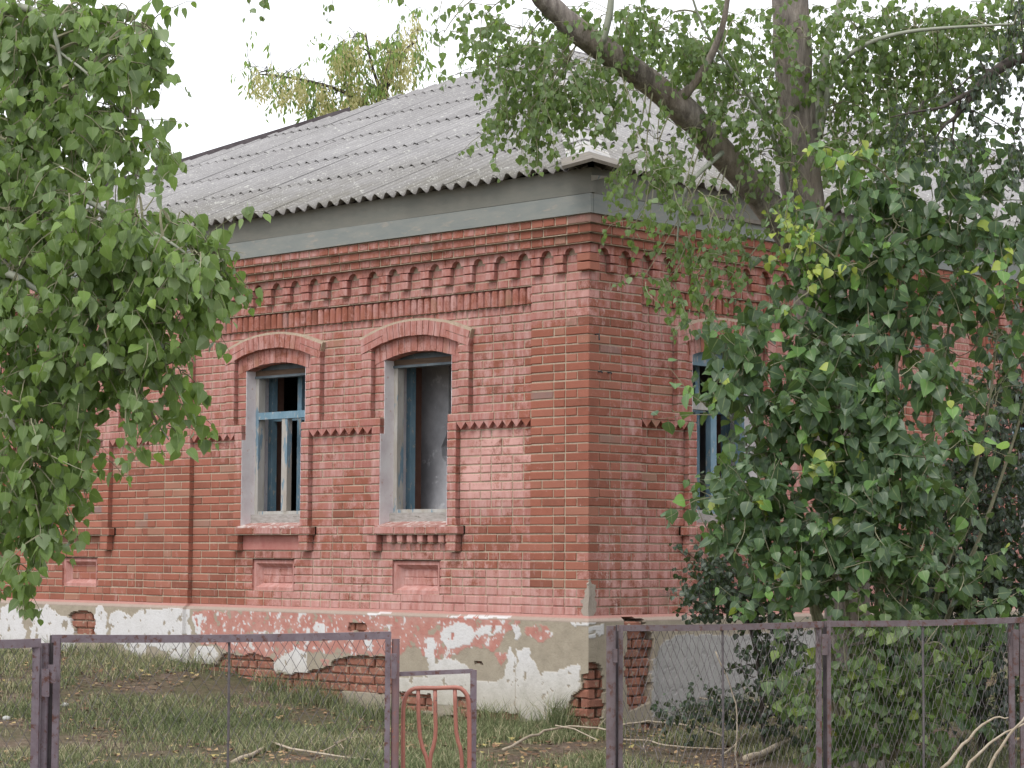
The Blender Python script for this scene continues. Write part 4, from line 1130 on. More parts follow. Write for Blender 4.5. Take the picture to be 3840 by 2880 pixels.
class Leaves:
    def __init__(s, templates): s.T = templates; s.P = []; s.Y = []; s.N = []; s.S = []; s.R = []
    def add(s, p, y, n, size, rnd): s.P.append(p); s.Y.append(y); s.N.append(n); s.S.append(size); s.R.append(rnd)
    def build(s, parent, mat, nsingle=300, name='leaf', restname='foliage', meshes={}):
        P_ = np.array(s.P); Y = nrm(np.array(s.Y)); N = np.array(s.N); N = nrm(N-Y*(N*Y).sum(-1, keepdims=True)); X = np.cross(Y, N); Sz = np.array(s.S); R = np.array(s.R)
        q = P_-CAM; z = q@_f; ix = (1920+FPX*(q@_r)/z)/1.73599; iy = (1440-FPX*(q@_u)/z)/1.73599
        ins = (ix > 0) & (ix < 2212) & (iy > 0) & (iy < 1659)
        score = np.where(ins, Sz/z*np.abs((N*_f).sum(-1)), -1)+(-z*.0004)
        order = np.argsort(-score); one = set(order[:nsingle].tolist())
        tid = RS.randint(0, len(s.T), len(P_)); key = (id(s.T), mat.name)
        for i in one:
            rb = min(7, int(R[i]*8)); mk = (key, tid[i], rb)
            if mk not in meshes:
                V, F, ve = s.T[tid[i]]; me = bpy.data.meshes.new(name); me.from_pydata(V.tolist(), [], F.tolist())
                a = me.attributes.new('rnd', 'FLOAT', 'POINT'); a.data.foreach_set('value', np.full(len(V), (rb+.5)/8, np.float32))
                a = me.attributes.new('vein', 'FLOAT', 'POINT'); a.data.foreach_set('value', ve.astype(np.float32)); me.materials.append(mat); meshes[mk] = me
            o = bpy.data.objects.new(name, meshes[mk]); COL.objects.link(o); o.parent = parent
            m = Matrix.Identity(4); sz = Sz[i]
            for r in range(3): m[r][0] = X[i][r]*sz; m[r][1] = Y[i][r]*sz; m[r][2] = N[i][r]*sz; m[r][3] = P_[i][r]
            o.matrix_basis = m
        rest = np.array([i for i in range(len(P_)) if i not in one])
        if len(rest):
            Vs = []; Fs = []; rr = []; vv = []; base = 0
            for t, (V, F, ve) in enumerate(s.T):
                idx = rest[tid[rest] == t]
                if not len(idx): continue
                jit = 1+RS.uniform(-.12, .12, (len(idx), 1, 1))
                W_ = P_[idx][:, None, :]+Sz[idx][:, None, None]*jit*(V[None, :, 0:1]*X[idx][:, None, :]+V[None, :, 1:2]*Y[idx][:, None, :]+V[None, :, 2:3]*N[idx][:, None, :])
                n = len(V); Vs.append(W_.reshape(-1, 3)); Fs.append((F[None]+(np.arange(len(idx))*n)[:, None, None]).reshape(-1, 3)+base); base += len(idx)*n
                rr.append(np.repeat(R[idx], n)); vv.append(np.tile(ve, len(idx)))
            fast_obj(restname, np.concatenate(Vs), np.concatenate(Fs), mat, parent, {'rnd': np.concatenate(rr), 'vein': np.concatenate(vv)}, kind='stuff')
def rv(s=1.): return RS.normal(0, s, 3)
def twig(lv, tw, p0, d0, length, n, size, droop, style, rbase, r0=.0035, rspread=.22):
    """one leafy twig: curved stem into tw, leaves into lv"""
    pts = [np.array(p0)]; d = nrm(np.array(d0)); st = length/n
    for i in range(n):
        d = nrm(d+np.array((0, 0, -droop))+rv(.16)); pts.append(pts[-1]+d*st)
    tw.tube(pts, [r0*(1-.7*i/n) for i in range(n+1)], 3)
    for i in range(1, n+1):
        for k in range(2 if RS.rand() < .75 else 1):
            t = RS.rand(); p = pts[i-1]*(1-t)+pts[i]*t
            out = nrm(np.cross(d, rv()))
            pet = nrm(out+d*.4+np.array((0, 0, -.2 if style == 'hang' else .15)))
            sz = size*RS.uniform(.68, 1.18)*(1-.35*(i == n))
            if style == 'hang':
                Y = nrm(np.array((0, 0, -1.0))+out*.35+rv(.32)); N = nrm(-_f*.55+np.array((0, 0, .35))+rv(.65))
            else:
                Y = nrm(out*.55+d*.15+np.array((0, 0, -.75))+rv(.34)); N = nrm(-_f*.75+np.array((0, 0, .55))+rv(.45))
            r = min(.999, max(0, rbase+RS.normal(0, rspread)))
            lv.add(p+pet*sz*.42, Y, N, sz, r)
    return pts
DENS = 1.5
def blob(lv, tw, x, y, rx, ry, d, dd, n, size, style, ln=.35, rbase=.4, droop=.18, skel=None, dirb=None, n_leaf=6, bend=None, r0=.0035):
    """leaf mass around reading point (x,y) at depth d: n twigs growing inside an ellipsoid, tied to a branchlet"""
    c = at(x, y, d)
    if skel is not None:
        a = min(skel, key=lambda q: np.linalg.norm(q-c)); mid = (a+c)/2+np.array((0, 0, .15))+rv(.06)
        bz = [a*(1-t)**2+2*mid*t*(1-t)+c*t*t for t in np.linspace(0, 1, 9)]; tw.tube(bz, [r0*(2.2-1.4*t) for t in np.linspace(0, 1, 9)], 4)
    n = int(n*DENS+.5)
    for i in range(n):
        while True:
            q = RS.uniform(-1, 1, 3)
            if q@q < 1: break
        p = at(x+q[0]*rx, y+q[1]*ry, d+q[2]*dd)
        out = (_r*q[0]*.8-_u*q[1]*.5+rv(.45)); base = np.array((0, 0, -.35)) if style == 'hang' else np.array((0, 0, .55))
        if dirb is not None: out = out+np.array(dirb)
        twig(lv, tw, p, nrm(out+base), ln*RS.uniform(.6, 1.3), n_leaf, size, droop, style, rbase+.0*i, r0)
        if i % 3 == 0:
            m = (p+c)/2+rv(.04); tw.tube([c*(1-t)**2+2*m*t*(1-t)+p*t*t for t in np.linspace(0, 1, 5)], [r0, r0*.9, r0*.85, r0*.8, r0*.7], 3)

def limb(name, pts, radii, mat, parent, n=12, bumpy=.06):
    P_ = [at(*q) for q in pts]; out = []; rr = []
    # Catmull-Rom
    for i in range(len(P_)-1):
        p0 = P_[max(i-1, 0)]; p1 = P_[i]; p2 = P_[i+1]; p3 = P_[min(i+2, len(P_)-1)]
        for t in (0, .25, .5, .75):
            out.append(.5*((2*p1)+(-p0+p2)*t+(2*p0-5*p1+4*p2-p3)*t*t+(-p0+3*p1-3*p2+p3)*t**3)); rr.append((radii[i]*(1-t)+radii[i+1]*t)*(1+random.uniform(-bumpy, bumpy)))
    out.append(P_[-1]); rr.append(radii[-1]); mb = MB(); mb.tube(out, rr, n)
    if bumpy > .03:
        V = np.array(mb.V)
        for i in range(len(V)):
            c = out[min(i//n, len(out)-1)]; dv = V[i]-c; V[i] = c+dv*(1+.16*noise.noise(Vector(V[i]*7)))
        mb.V = [tuple(v) for v in V]
    mb.obj(name, mat, parent, smooth=True); return out

# main poplar behind the right fence
pop = thing('poplar_tree', 'big poplar with furrowed trunk and thick limb leaning left across the roof', 'tree')
tr = limb('trunk', [(1846, 1700, 17), (1840, 1520, 17), (1826, 1250, 17), (1800, 950, 17), (1768, 700, 17), (1745, 520, 17), (1727, 350, 17), (1716, 200, 17), (1709, 60, 17), (1704, -120, 17), (1700, -700, 17.2)], [.22, .18, .17, .165, .165, .16, .148, .14, .135, .13, .08], M_bark, pop, 16)
lb = limb('limb', [(1738, 560, 17), (1700, 497, 16.9), (1640, 420, 16.8), (1549, 318, 16.6), (1462, 224, 16.4), (1363, 148, 16.2), (1262, 78, 16.0), (1200, 24, 15.9), (1157, -20, 15.8), (1060, -180, 15.6)], [.115, .112, .11, .105, .10, .095, .085, .075, .06, .03], M_bark, pop, 14)
b3 = limb('branch', [(1742, 330, 17), (1772, 200, 17.0), (1785, 110, 17.1), (1812, 20, 17.2), (1840, -160, 17.3)], [.045, .036, .032, .03, .015], M_greenbark, pop, 8, .02)
b4 = limb('branch', [(1768, 300, 17), (1800, 160, 16.9), (1850, 108, 16.8), (1920, 78, 16.7), (2020, 62, 16.6), (2230, 50, 16.5)], [.03, .024, .02, .016, .012, .008], M_greenbark, pop, 6, .02)
b5 = limb('branch', [(1720, 470, 16.9), (1672, 300, 16.6), (1600, 180, 16.4), (1520, 60, 16.3), (1480, -60, 16.2)], [.02, .016, .013, .011, .007], M_greenbark, pop, 6, .02)
b6 = limb('branch', [(1470, 215, 16.35), (1520, 150, 16.3), (1560, 60, 16.2), (1580, -60, 16.1)], [.04, .03, .022, .012], M_bark, pop, 6, .03)
b7 = limb('branch', [(1300, 95, 16.0), (1318, 20, 16.0), (1325, -100, 16)], [.03, .025, .012], M_greenbark, pop, 6, .02)
b8 = limb('branch', [(1555, 330, 16.55), (1541, 300, 16.5), (1530, 272, 16.45)], [.02, .012, .006], M_bark, pop, 6, .03)
b9 = limb('branch', [(1560, 330, 16.5), (1500, 385, 16.1), (1470, 440, 16.0), (1462, 560, 15.95)], [.02, .014, .011, .006], M_greenbark, pop, 6, .02)
skel = tr[20:]+lb+b3+b4+b5
lv = Leaves(TP); tw = MB(); SZ = .054
for (x, y, rx, ry, d, n) in [
    (1130, 60, 90, 50, 16, 16), (1230, 130, 110, 70, 15.9, 34), (1100, 140, 60, 55, 16, 14), (1150, 230, 80, 50, 16, 22), (1230, 195, 100, 40, 15.9, 18), (1100, 280, 40, 20, 16, 3), (1180, 255, 45, 15, 15.9, 2),
    (1340, 40, 110, 50, 16, 22), (1350, 190, 55, 50, 16, 9), (1365, 330, 45, 30, 15.8, 5), (1430, 60, 80, 60, 16.2, 16), (1420, 300, 50, 70, 16, 9), (1395, 380, 60, 40, 15.8, 9), (1480, 400, 70, 50, 15.9, 8), (1390, 470, 30, 30, 15.8, 3), (1480, 480, 60, 45, 15.9, 4),
    (1520, 120, 90, 70, 16.4, 26), (1600, 60, 80, 60, 16.6, 20), (1590, 200, 80, 70, 16.6, 20), (1640, 330, 70, 60, 16.7, 12), (1550, 270, 60, 40, 16.3, 6), (1680, 130, 60, 90, 16.7, 12),
    (1740, 80, 50, 90, 16.6, 8), (1800, 240, 70, 90, 16.8, 22), (1850, 60, 110, 70, 17, 36), (1900, 180, 110, 80, 17, 44), (1870, 320, 100, 60, 17, 30), (1980, 60, 110, 60, 17, 40), (2020, 160, 90, 60, 17, 30), (2100, 50, 120, 50, 17, 40), (1980, 280, 60, 50, 17, 14), (2190, 40, 60, 60, 17, 22),
    (1390, 600, 45, 20, 15.9, 2), (1440, 630, 40, 30, 15.9, 3), (1500, 580, 50, 50, 16, 6), (1560, 550, 60, 50, 16.3, 9), (1530, 670, 50, 40, 16.2, 5), (1590, 450, 50, 50, 16.3, 6), (1720, 400, 40, 60, 16.6, 5), (1690, 260, 40, 60, 16.6, 6),
    (960, 70, 22, 25, 15.7, 2), (985, 20, 30, 20, 15.7, 2), (1050, 30, 50, 28, 15.8, 4), (1075, 240, 16, 26, 15.9, 2)]:
    blob(lv, tw, x, y, rx, ry, d, .45, n, SZ, 'hang', .34, .42, .2, skel)
for (x, y, n) in ((563, 10, 2), (545, -6, 2), (705, 2, 1), (720, 14, 1), (955, 40, 2), (865, 2, 1)):
    c = at(x, y-40, 15.4); twig(lv, tw, c, (0.1, 0, -1), .28, 3, SZ*1.05, .2, 'hang', .2)
lv.build(pop, M_leaf, 300); tw.obj('twigs', M_twig, pop, kind='stuff')

# tree whose dark branch enters from the right edge
dt = thing('dark_branched_tree', 'dark bare-looking branch with few leaves reaching in from the right edge', 'tree')
limb('trunk', [(2520, 1650, 16.1), (2500, 1000, 16.1), (2450, 400, 16.1), (2420, 60, 16.1), (2400, -500, 16.1)], [.22, .2, .17, .14, .08], M_bark, dt, 12)
d1 = limb('branch', [(2440, 200, 16.1), (2330, 118, 16.0), (2212, 124, 15.9), (2150, 154, 15.8), (2107, 196, 15.8), (2078, 235, 15.7), (2063, 254, 15.7), (2041, 270, 15.6), (2020, 301, 15.6)], [.07, .05, .040, .036, .026, .018, .015, .011, .005], M_darktwig, dt, 8, .03)
d2 = limb('branch', [(2107, 196, 15.8), (2070, 212, 15.7), (2034, 232, 15.6), (1969, 243, 15.6), (1922, 254, 15.6)], [.024, .017, .012, .009, .004], M_darktwig, dt, 6, .02)
d3 = limb('branch', [(2150, 154, 15.8), (2120, 152, 15.8), (2100, 162, 15.7), (2070, 190, 15.7)], [.016, .011, .008, .004], M_darktwig, dt, 6, .02)
d4 = limb('branch', [(2063, 254, 15.7), (2070, 235, 15.7), (2078, 210, 15.6)], [.012, .009, .005], M_darktwig, dt, 6, .02)
d5 = limb('branch', [(2060, 258, 15.7), (2058, 290, 15.7), (2052, 312, 15.6)], [.01, .007, .003], M_darktwig, dt, 6, .02)
lv = Leaves(TP); tw = MB()
for (x, y, rx, ry, d, n) in [(2190, 110, 50, 40, 15.8, 7), (2130, 150, 50, 40, 15.7, 5), (2170, 200, 60, 50, 15.7, 6), (2060, 190, 50, 40, 15.7, 5), (1990, 250, 60, 40, 15.6, 7), (2190, 290, 50, 60, 15.6, 9), (2060, 300, 60, 40, 15.6, 5), (2200, 30, 40, 60, 15.8, 10)]:
    blob(lv, tw, x, y, rx, ry, d, .3, n, .046, 'hang', .3, .12, .2, d1+d2, n_leaf=5)
lv.build(dt, M_leafdark, 200); tw.obj('twigs', M_darktwig, dt, kind='stuff')

# poplar hanging into the left of the picture
lt = thing('hanging_poplar', 'poplar leaning in from the left, its long leafy branches hang over the wall', 'tree')
limb('trunk', [(-420, 2000, 10.8), (-400, 1200, 10.8), (-360, 500, 10.8), (-330, -200, 10.8), (-300, -900, 11)], [.2, .18, .15, .13, .1], M_bark, lt, 14)
s1 = limb('branch', [(-350, 300, 10.8), (-120, 120, 10.4), (20, 20, 10.1), (95, 40, 10), (125, 100, 9.9), (135, 190, 9.8)], [.06, .04, .022, .014, .009, .005], M_greenbark, lt, 6, .03)
s2 = limb('branch', [(-350, 700, 10.8), (-150, 480, 10.3), (40, 440, 9.9), (140, 420, 9.8), (200, 440, 9.7), (250, 470, 9.6), (330, 500, 9.5), (420, 560, 9.4), (480, 600, 9.4)], [.06, .04, .022, .015, .012, .010, .008, .005, .003], M_greenbark, lt, 6, .03)
s3 = limb('branch', [(-350, 760, 10.8), (-150, 620, 10.2), (0, 590, 9.8), (70, 620, 9.7), (130, 660, 9.6), (230, 750, 9.5), (290, 830, 9.5), (330, 900, 9.5), (365, 950, 9.5)], [.06, .04, .02, .013, .010, .008, .006, .004, .003], M_greenbark, lt, 6, .03)
s4 = limb('branch', [(-350, 800, 10.8), (-150, 820, 10.2), (-10, 880, 9.8), (60, 960, 9.7), (120, 1060, 9.7), (100, 1180, 9.7)], [.05, .03, .018, .010, .006, .003], M_greenbark, lt, 6, .03)
s5 = limb('branch', [(125, 110, 9.9), (190, 160, 9.8), (240, 220, 9.8), (290, 270, 9.8)], [.007, .006, .004, .003], M_greenbark, lt, 5, .02)
lv = Leaves(TP); tw = MB(); LS = .066
for (x, y, rx, ry, d, n) in [
    (60, 40, 90, 60, 10.2, 26), (180, 40, 70, 50, 10, 18), (270, 50, 45, 45, 10, 9), (310, 60, 25, 60, 9.9, 5), (60, 140, 90, 60, 10.1, 24), (160, 130, 60, 50, 10, 11), (250, 130, 60, 40, 9.9, 8), (60, 230, 80, 50, 10.1, 20), (160, 230, 60, 40, 9.9, 12), (250, 240, 55, 40, 9.9, 9), (310, 300, 35, 25, 9.8, 4), (160, 290, 60, 30, 9.9, 9), (250, 290, 40, 25, 9.8, 4), (30, 300, 50, 50, 10, 13),
    (20, 380, 60, 50, 10, 15), (90, 350, 40, 40, 10, 6), (70, 450, 90, 50, 9.8, 22), (180, 420, 60, 30, 9.7, 10), (200, 480, 90, 40, 9.6, 18), (290, 470, 60, 35, 9.5, 10), (370, 480, 45, 35, 9.5, 8), (420, 540, 50, 40, 9.4, 9), (470, 570, 35, 35, 9.4, 6), (60, 560, 90, 50, 9.8, 22), (200, 570, 90, 50, 9.6, 20), (320, 570, 70, 50, 9.5, 16), (400, 620, 50, 40, 9.4, 8),
    (60, 680, 80, 60, 9.8, 20), (180, 680, 80, 50, 9.6, 17), (290, 680, 60, 50, 9.5, 12), (380, 690, 45, 45, 9.5, 6), (60, 790, 70, 60, 9.8, 17), (160, 780, 60, 40, 9.6, 9), (260, 780, 50, 45, 9.5, 8), (340, 760, 40, 40, 9.5, 5), (390, 800, 25, 30, 9.5, 3), (290, 870, 40, 35, 9.5, 4), (350, 910, 35, 25, 9.5, 4),
    (50, 890, 60, 60, 9.7, 14), (140, 880, 50, 45, 9.7, 7), (60, 990, 70, 50, 9.7, 13), (150, 980, 45, 45, 9.7, 6), (40, 1080, 50, 50, 9.7, 9), (120, 1090, 40, 45, 9.7, 5), (90, 1160, 35, 35, 9.7, 4), (25, 1200, 28, 50, 9.7, 5), (40, 1000, 60, 60, 9.7, 6)]:
    blob(lv, tw, x, y, rx, ry, d, .28, n, LS, 'hang', .24, .45, .22, s1+s2+s3+s4+s5, n_leaf=5)
lv.build(lt, M_leaflight, 300); tw.obj('twigs', M_twig, lt, kind='stuff')

# big leaved shoots round the foot of the poplar: three clumps
DENS = 1.5
sh = thing('poplar_shoots', 'tall thicket of big leaved poplar shoots hiding the right wall and window', 'shrub')
lv = Leaves(TP); tw = MB(); stems = []
for (xb, pts, dd) in [(1850, [(1830, 1300), (1810, 1000), (1800, 700), (1805, 560)], 15.9), (1880, [(1900, 1200), (1930, 900), (1945, 600), (1950, 440)], 15.8), (1900, [(1960, 1250), (2010, 950), (2050, 700), (2070, 480)], 15.9), (1830, [(1760, 1300), (1700, 1080), (1640, 950), (1600, 860)], 15.9), (1820, [(1740, 1250), (1660, 1000), (1580, 800), (1540, 720)], 16.1), (1920, [(2020, 1300), (2090, 1080), (2140, 850), (2160, 640)], 15.9), (1840, [(1780, 1350), (1690, 1200), (1580, 1110), (1540, 1090)], 15.8), (1930, [(2040, 1350), (2120, 1150), (2190, 950), (2230, 800)], 16)]:
    P_ = [(xb, 1640, 16.3)]+[(x, y, dd) for x, y in pts]
    stems += limb('stem', P_, [.022, .018, .013, .009, .004], M_twig, sh, 6, .02)[4:]
for (x, y, rx, ry, d, n, sz) in [
    (1760, 560, 60, 60, 16.3, 7, .085), (1840, 500, 70, 80, 15.9, 9, .105), (1800, 640, 90, 70, 16, 12, .10), (1930, 470, 80, 70, 15.8, 12, .11), (2050, 480, 80, 70, 15.9, 12, .11), (2140, 420, 70, 60, 16, 9, .10), (2170, 560, 60, 70, 15.9, 8, .11), (2170, 330, 50, 50, 16.2, 6, .08),
    (1940, 590, 80, 70, 15.8, 12, .11), (2080, 600, 80, 60, 15.8, 9, .11), (2160, 720, 50, 70, 15.9, 6, .10), (2150, 850, 60, 60, 15.9, 5, .09), (1740, 720, 80, 70, 16, 12, .10), (1860, 740, 90, 80, 15.8, 16, .115), (1960, 740, 70, 60, 15.8, 8, .11), (2110, 740, 60, 60, 15.9, 3, .10),
    (1610, 790, 70, 50, 15.8, 8, .105), (1690, 850, 90, 70, 15.8, 15, .11), (1560, 870, 45, 50, 15.8, 4, .10), (1810, 880, 90, 80, 15.7, 17, .115), (1930, 880, 90, 80, 15.7, 15, .11), (2050, 880, 60, 50, 15.9, 4, .10), (1630, 950, 60, 60, 15.9, 8, .085), (1750, 1000, 100, 70, 15.8, 16, .10), (1870, 1020, 100, 80, 15.6, 17, .105), (1990, 1010, 90, 80, 15.7, 14, .105),
    (1600, 1080, 60, 50, 15.7, 9, .095), (1680, 1110, 90, 70, 15.7, 15, .10), (1790, 1120, 90, 80, 15.6, 17, .10), (1900, 1140, 90, 80, 15.5, 16, .105), (2010, 1140, 90, 80, 15.6, 13, .10), (1580, 1180, 60, 40, 15.8, 8, .09), (1680, 1220, 90, 60, 15.7, 15, .095), (1800, 1250, 90, 60, 15.5, 17, .095), (1910, 1260, 90, 60, 15.5, 15, .095), (2030, 1250, 80, 60, 15.6, 10, .09), (1700, 1300, 80, 30, 15.7, 7, .09), (2110, 1300, 60, 40, 15.7, 3, .08),
    (1960, 1420, 90, 60, 15.7, 10, .085), (2080, 1400, 70, 60, 15.8, 9, .08), (1900, 1480, 80, 50, 15.6, 9, .08), (2000, 1540, 90, 50, 15.7, 9, .08)]:
    blob(lv, tw, x, y, rx, ry, d, .35, n, sz, 'shoot', .34, .40, .02, stems, n_leaf=5, r0=.0045)
for (x, y, rx, ry, n, rb, sz) in ((1715, 545, 45, 45, 7, .93, .065), (1740, 620, 40, 40, 5, .9, .065), (1700, 500, 30, 25, 3, .95, .06), (1880, 950, 40, 20, 4, .88, .08), (1800, 340, 60, 20, 3, .85, .09), (1600, 1095, 30, 25, 3, .86, .085), (1760, 1010, 50, 30, 3, .82, .10), (1850, 1130, 60, 40, 4, .8, .10), (2090, 960, 50, 40, 3, .8, .10), (2170, 640, 40, 60, 5, .86, .09), (1900, 560, 60, 60, 5, .85, .08)):
    blob(lv, tw, x, y, rx, ry, 15.6, .2, n, sz, 'shoot', .28, rb, .02, stems, n_leaf=5, r0=.0045)
lv.build(sh, M_leafbig, 300); tw.obj('twigs', M_twig, sh, kind='stuff')
DENS = 1.6
db = thing('dark_bush', 'dense dark small leaved bush beside the thicket at the right edge', 'bush')
lv = Leaves(TR_); tw = MB(); st = limb('stem', [(2120, 1640, 18), (2130, 1300, 18), (2160, 1000, 18), (2180, 760, 18)], [.03, .022, .014, .006], M_darktwig, db, 6, .02)
st += limb('stem', [(2140, 1640, 18), (2090, 1400, 18), (2050, 1200, 18), (2040, 1050, 18)], [.03, .022, .012, .006], M_darktwig, db, 6, .02)
for (x, y, rx, ry, n) in [(2180, 780, 40, 50, 14), (2170, 880, 50, 50, 20), (2190, 960, 50, 50, 22), (2120, 980, 60, 50, 24), (2050, 1060, 60, 50, 26), (2150, 1080, 70, 60, 40), (2070, 1170, 80, 60, 38), (2180, 1180, 60, 60, 34), (2100, 1280, 90, 60, 42), (2190, 1300, 50, 60, 26), (2010, 1230, 60, 60, 22), (2120, 1400, 90, 60, 34), (2040, 1380, 80, 60, 26), (2120, 1520, 90, 70, 34), (2000, 1500, 90, 70, 26), (1900, 1400, 70, 60, 18), (1880, 1540, 80, 70, 22), (1860, 1260, 70, 60, 16), (1950, 1310, 80, 50, 18)]:
    blob(lv, tw, x, y, rx, ry, 17.7, .5, n, .052, 'shoot', .3, .3, .05, st, n_leaf=6)
lv.build(db, M_leafdark, 300); tw.obj('twigs', M_darktwig, db, kind='stuff')
ws = thing('wall_shrub', 'small leaved dark green shrub against the wall below the right window', 'shrub')
lv = Leaves(TR_); tw = MB(); st = limb('stem', [(1650, 1640, 18), (1640, 1450, 18), (1600, 1300, 18), (1540, 1240, 18)], [.02, .015, .01, .005], M_darktwig, ws, 6, .02)
for (x, y, rx, ry, n) in [(1520, 1220, 30, 30, 8), (1510, 1290, 35, 35, 12), (1570, 1270, 50, 50, 22), (1560, 1320, 60, 22, 12), (1630, 1290, 50, 40, 22), (1660, 1330, 50, 16, 8), (1690, 1400, 40, 40, 8), (1640, 1420, 35, 40, 7), (1620, 1460, 30, 30, 5), (1690, 1470, 40, 60, 12), (1660, 1540, 60, 40, 16), (1720, 1560, 50, 60, 14), (1560, 1545, 70, 20, 12), (1480, 1545, 60, 16, 8), (1690, 1240, 60, 40, 12)]:
    blob(lv, tw, x, y, rx, ry, 18, .35, n, .050, 'shoot', .24, .35, .08, st, n_leaf=5)
lv.build(ws, M_leafdark, 300); tw.obj('twigs', M_darktwig, ws, kind='stuff')
DENS = 1.3
ys = thing('low_shoots', 'yellow green leaved low shoots behind the wire of the right fence', 'shrub')
lv = Leaves(TP); tw = MB(); st = limb('stem', [(1860, 1680, 15.6), (1850, 1560, 15.5), (1830, 1450, 15.4), (1820, 1370, 15.4)], [.018, .013, .009, .004], M_twig, ys, 6, .02)
st += limb('stem', [(1880, 1680, 15.6), (1930, 1520, 15.4), (1980, 1420, 15.3), (2030, 1350, 15.3)], [.018, .012, .008, .004], M_twig, ys, 6, .02)
for (x, y, rx, ry, n) in [(1745, 1470, 40, 40, 6), (1740, 1530, 40, 40, 6), (1880, 1380, 50, 30, 5), (1950, 1370, 50, 30, 6), (1860, 1490, 60, 40, 10), (1900, 1540, 70, 50, 12), (1990, 1470, 60, 50, 10), (2060, 1450, 50, 40, 6), (1820, 1600, 50, 50, 7), (1920, 1620, 70, 40, 8), (2010, 1570, 60, 50, 7)]:
    blob(lv, tw, x, y, rx, ry, 15.3, .22, n, 0.085, 'shoot', .26, .24, .06, st, n_leaf=5)
lv.build(ys, M_leafyel, 300); tw.obj('twigs', M_twig, ys, kind='stuff')

# seed laden maples beyond the roof
def maple(label, px_blobs, trunk, d, seeds=True, s=.11):
    m = thing('maple_tree', label, 'tree', group='maples beyond the roof')
    sk = []
    for name, pts, rr in trunk: sk += limb(name, [(x, y, d) for x, y in pts], rr, M_darktwig, m, 7, .02)
    lv = Leaves(TN); sd_ = Leaves(TN); tw = MB()
    for (x, y, rx, ry, n) in px_blobs:
        blob(lv, tw, x, y, rx, ry, d, .8, n, s, 'hang', .5, .5, .25, sk, n_leaf=6, r0=.006)
        if seeds:
            for i in range(int(n*2.2)):
                q = RS.normal(0, .42, 3); c = at(x+q[0]*rx, y+q[1]*ry+6, d-.3+q[2]*.5); L_ = RS.uniform(.2, .45)
                for k_ in range(12):
                    t = RS.rand(); sd_.add(c+np.array((0, 0, -t*L_))+rv(.035), nrm(np.array((0, 0, -1.))+rv(.35)), nrm(-_f+rv(.5)), RS.uniform(.05, .075), RS.rand())
    lv.build(m, M_maple, 120); 
    if seeds: sd_.build(m, M_samara, 80, 'seed_wing', 'seed_clusters')
    tw.obj('twigs', M_darktwig, m, kind='stuff')
D_ = 34
maple('yellow green maple heavy with pale seed clusters, seen above the left roof slope', [(570, 155, 40, 22, 9), (640, 170, 45, 28, 14), (700, 185, 22, 25, 6), (745, 120, 40, 35, 15), (700, 235, 30, 28, 8), (770, 190, 50, 45, 20), (760, 90, 30, 35, 9), (840, 110, 40, 45, 15), (880, 70, 30, 35, 8), (880, 130, 30, 20, 5), (820, 200, 30, 30, 8), (720, 225, 40, 35, 12), (680, 265, 35, 18, 7), (860, 165, 20, 22, 4), (895, 35, 14, 18, 3)],
      [('trunk', [(830, 900), (826, 420), (822, 250), (828, 200)], [.22, .16, .09, .07]), ('branch', [(828, 200), (850, 150), (880, 105), (900, 90)], [.06, .04, .025, .01]), ('branch', [(822, 260), (770, 215), (720, 190), (640, 170), (560, 160)], [.05, .035, .025, .018, .01]), ('branch', [(826, 210), (800, 130), (790, 70)], [.03, .02, .01])], D_)
maple('bright green maple top peeping out just left of the roof peak', [(1045, 100, 22, 18, 8), (1075, 125, 30, 22, 14), (1110, 105, 30, 25, 14), (965, 168, 12, 14, 2), (1150, 90, 40, 30, 12)], [('trunk', [(1090, 800), (1085, 300), (1080, 150)], [.15, .1, .04])], 38, False)
maple('bright yellow green tree crown behind the right roof slope', [(1490, 150, 60, 30, 20), (1560, 130, 60, 40, 26), (1420, 120, 50, 40, 16), (1620, 160, 50, 40, 18), (1900, 250, 50, 25, 8), (1780, 190, 60, 40, 12)], [('trunk', [(1560, 900), (1555, 400), (1550, 180)], [.2, .14, .05])], 40, False)

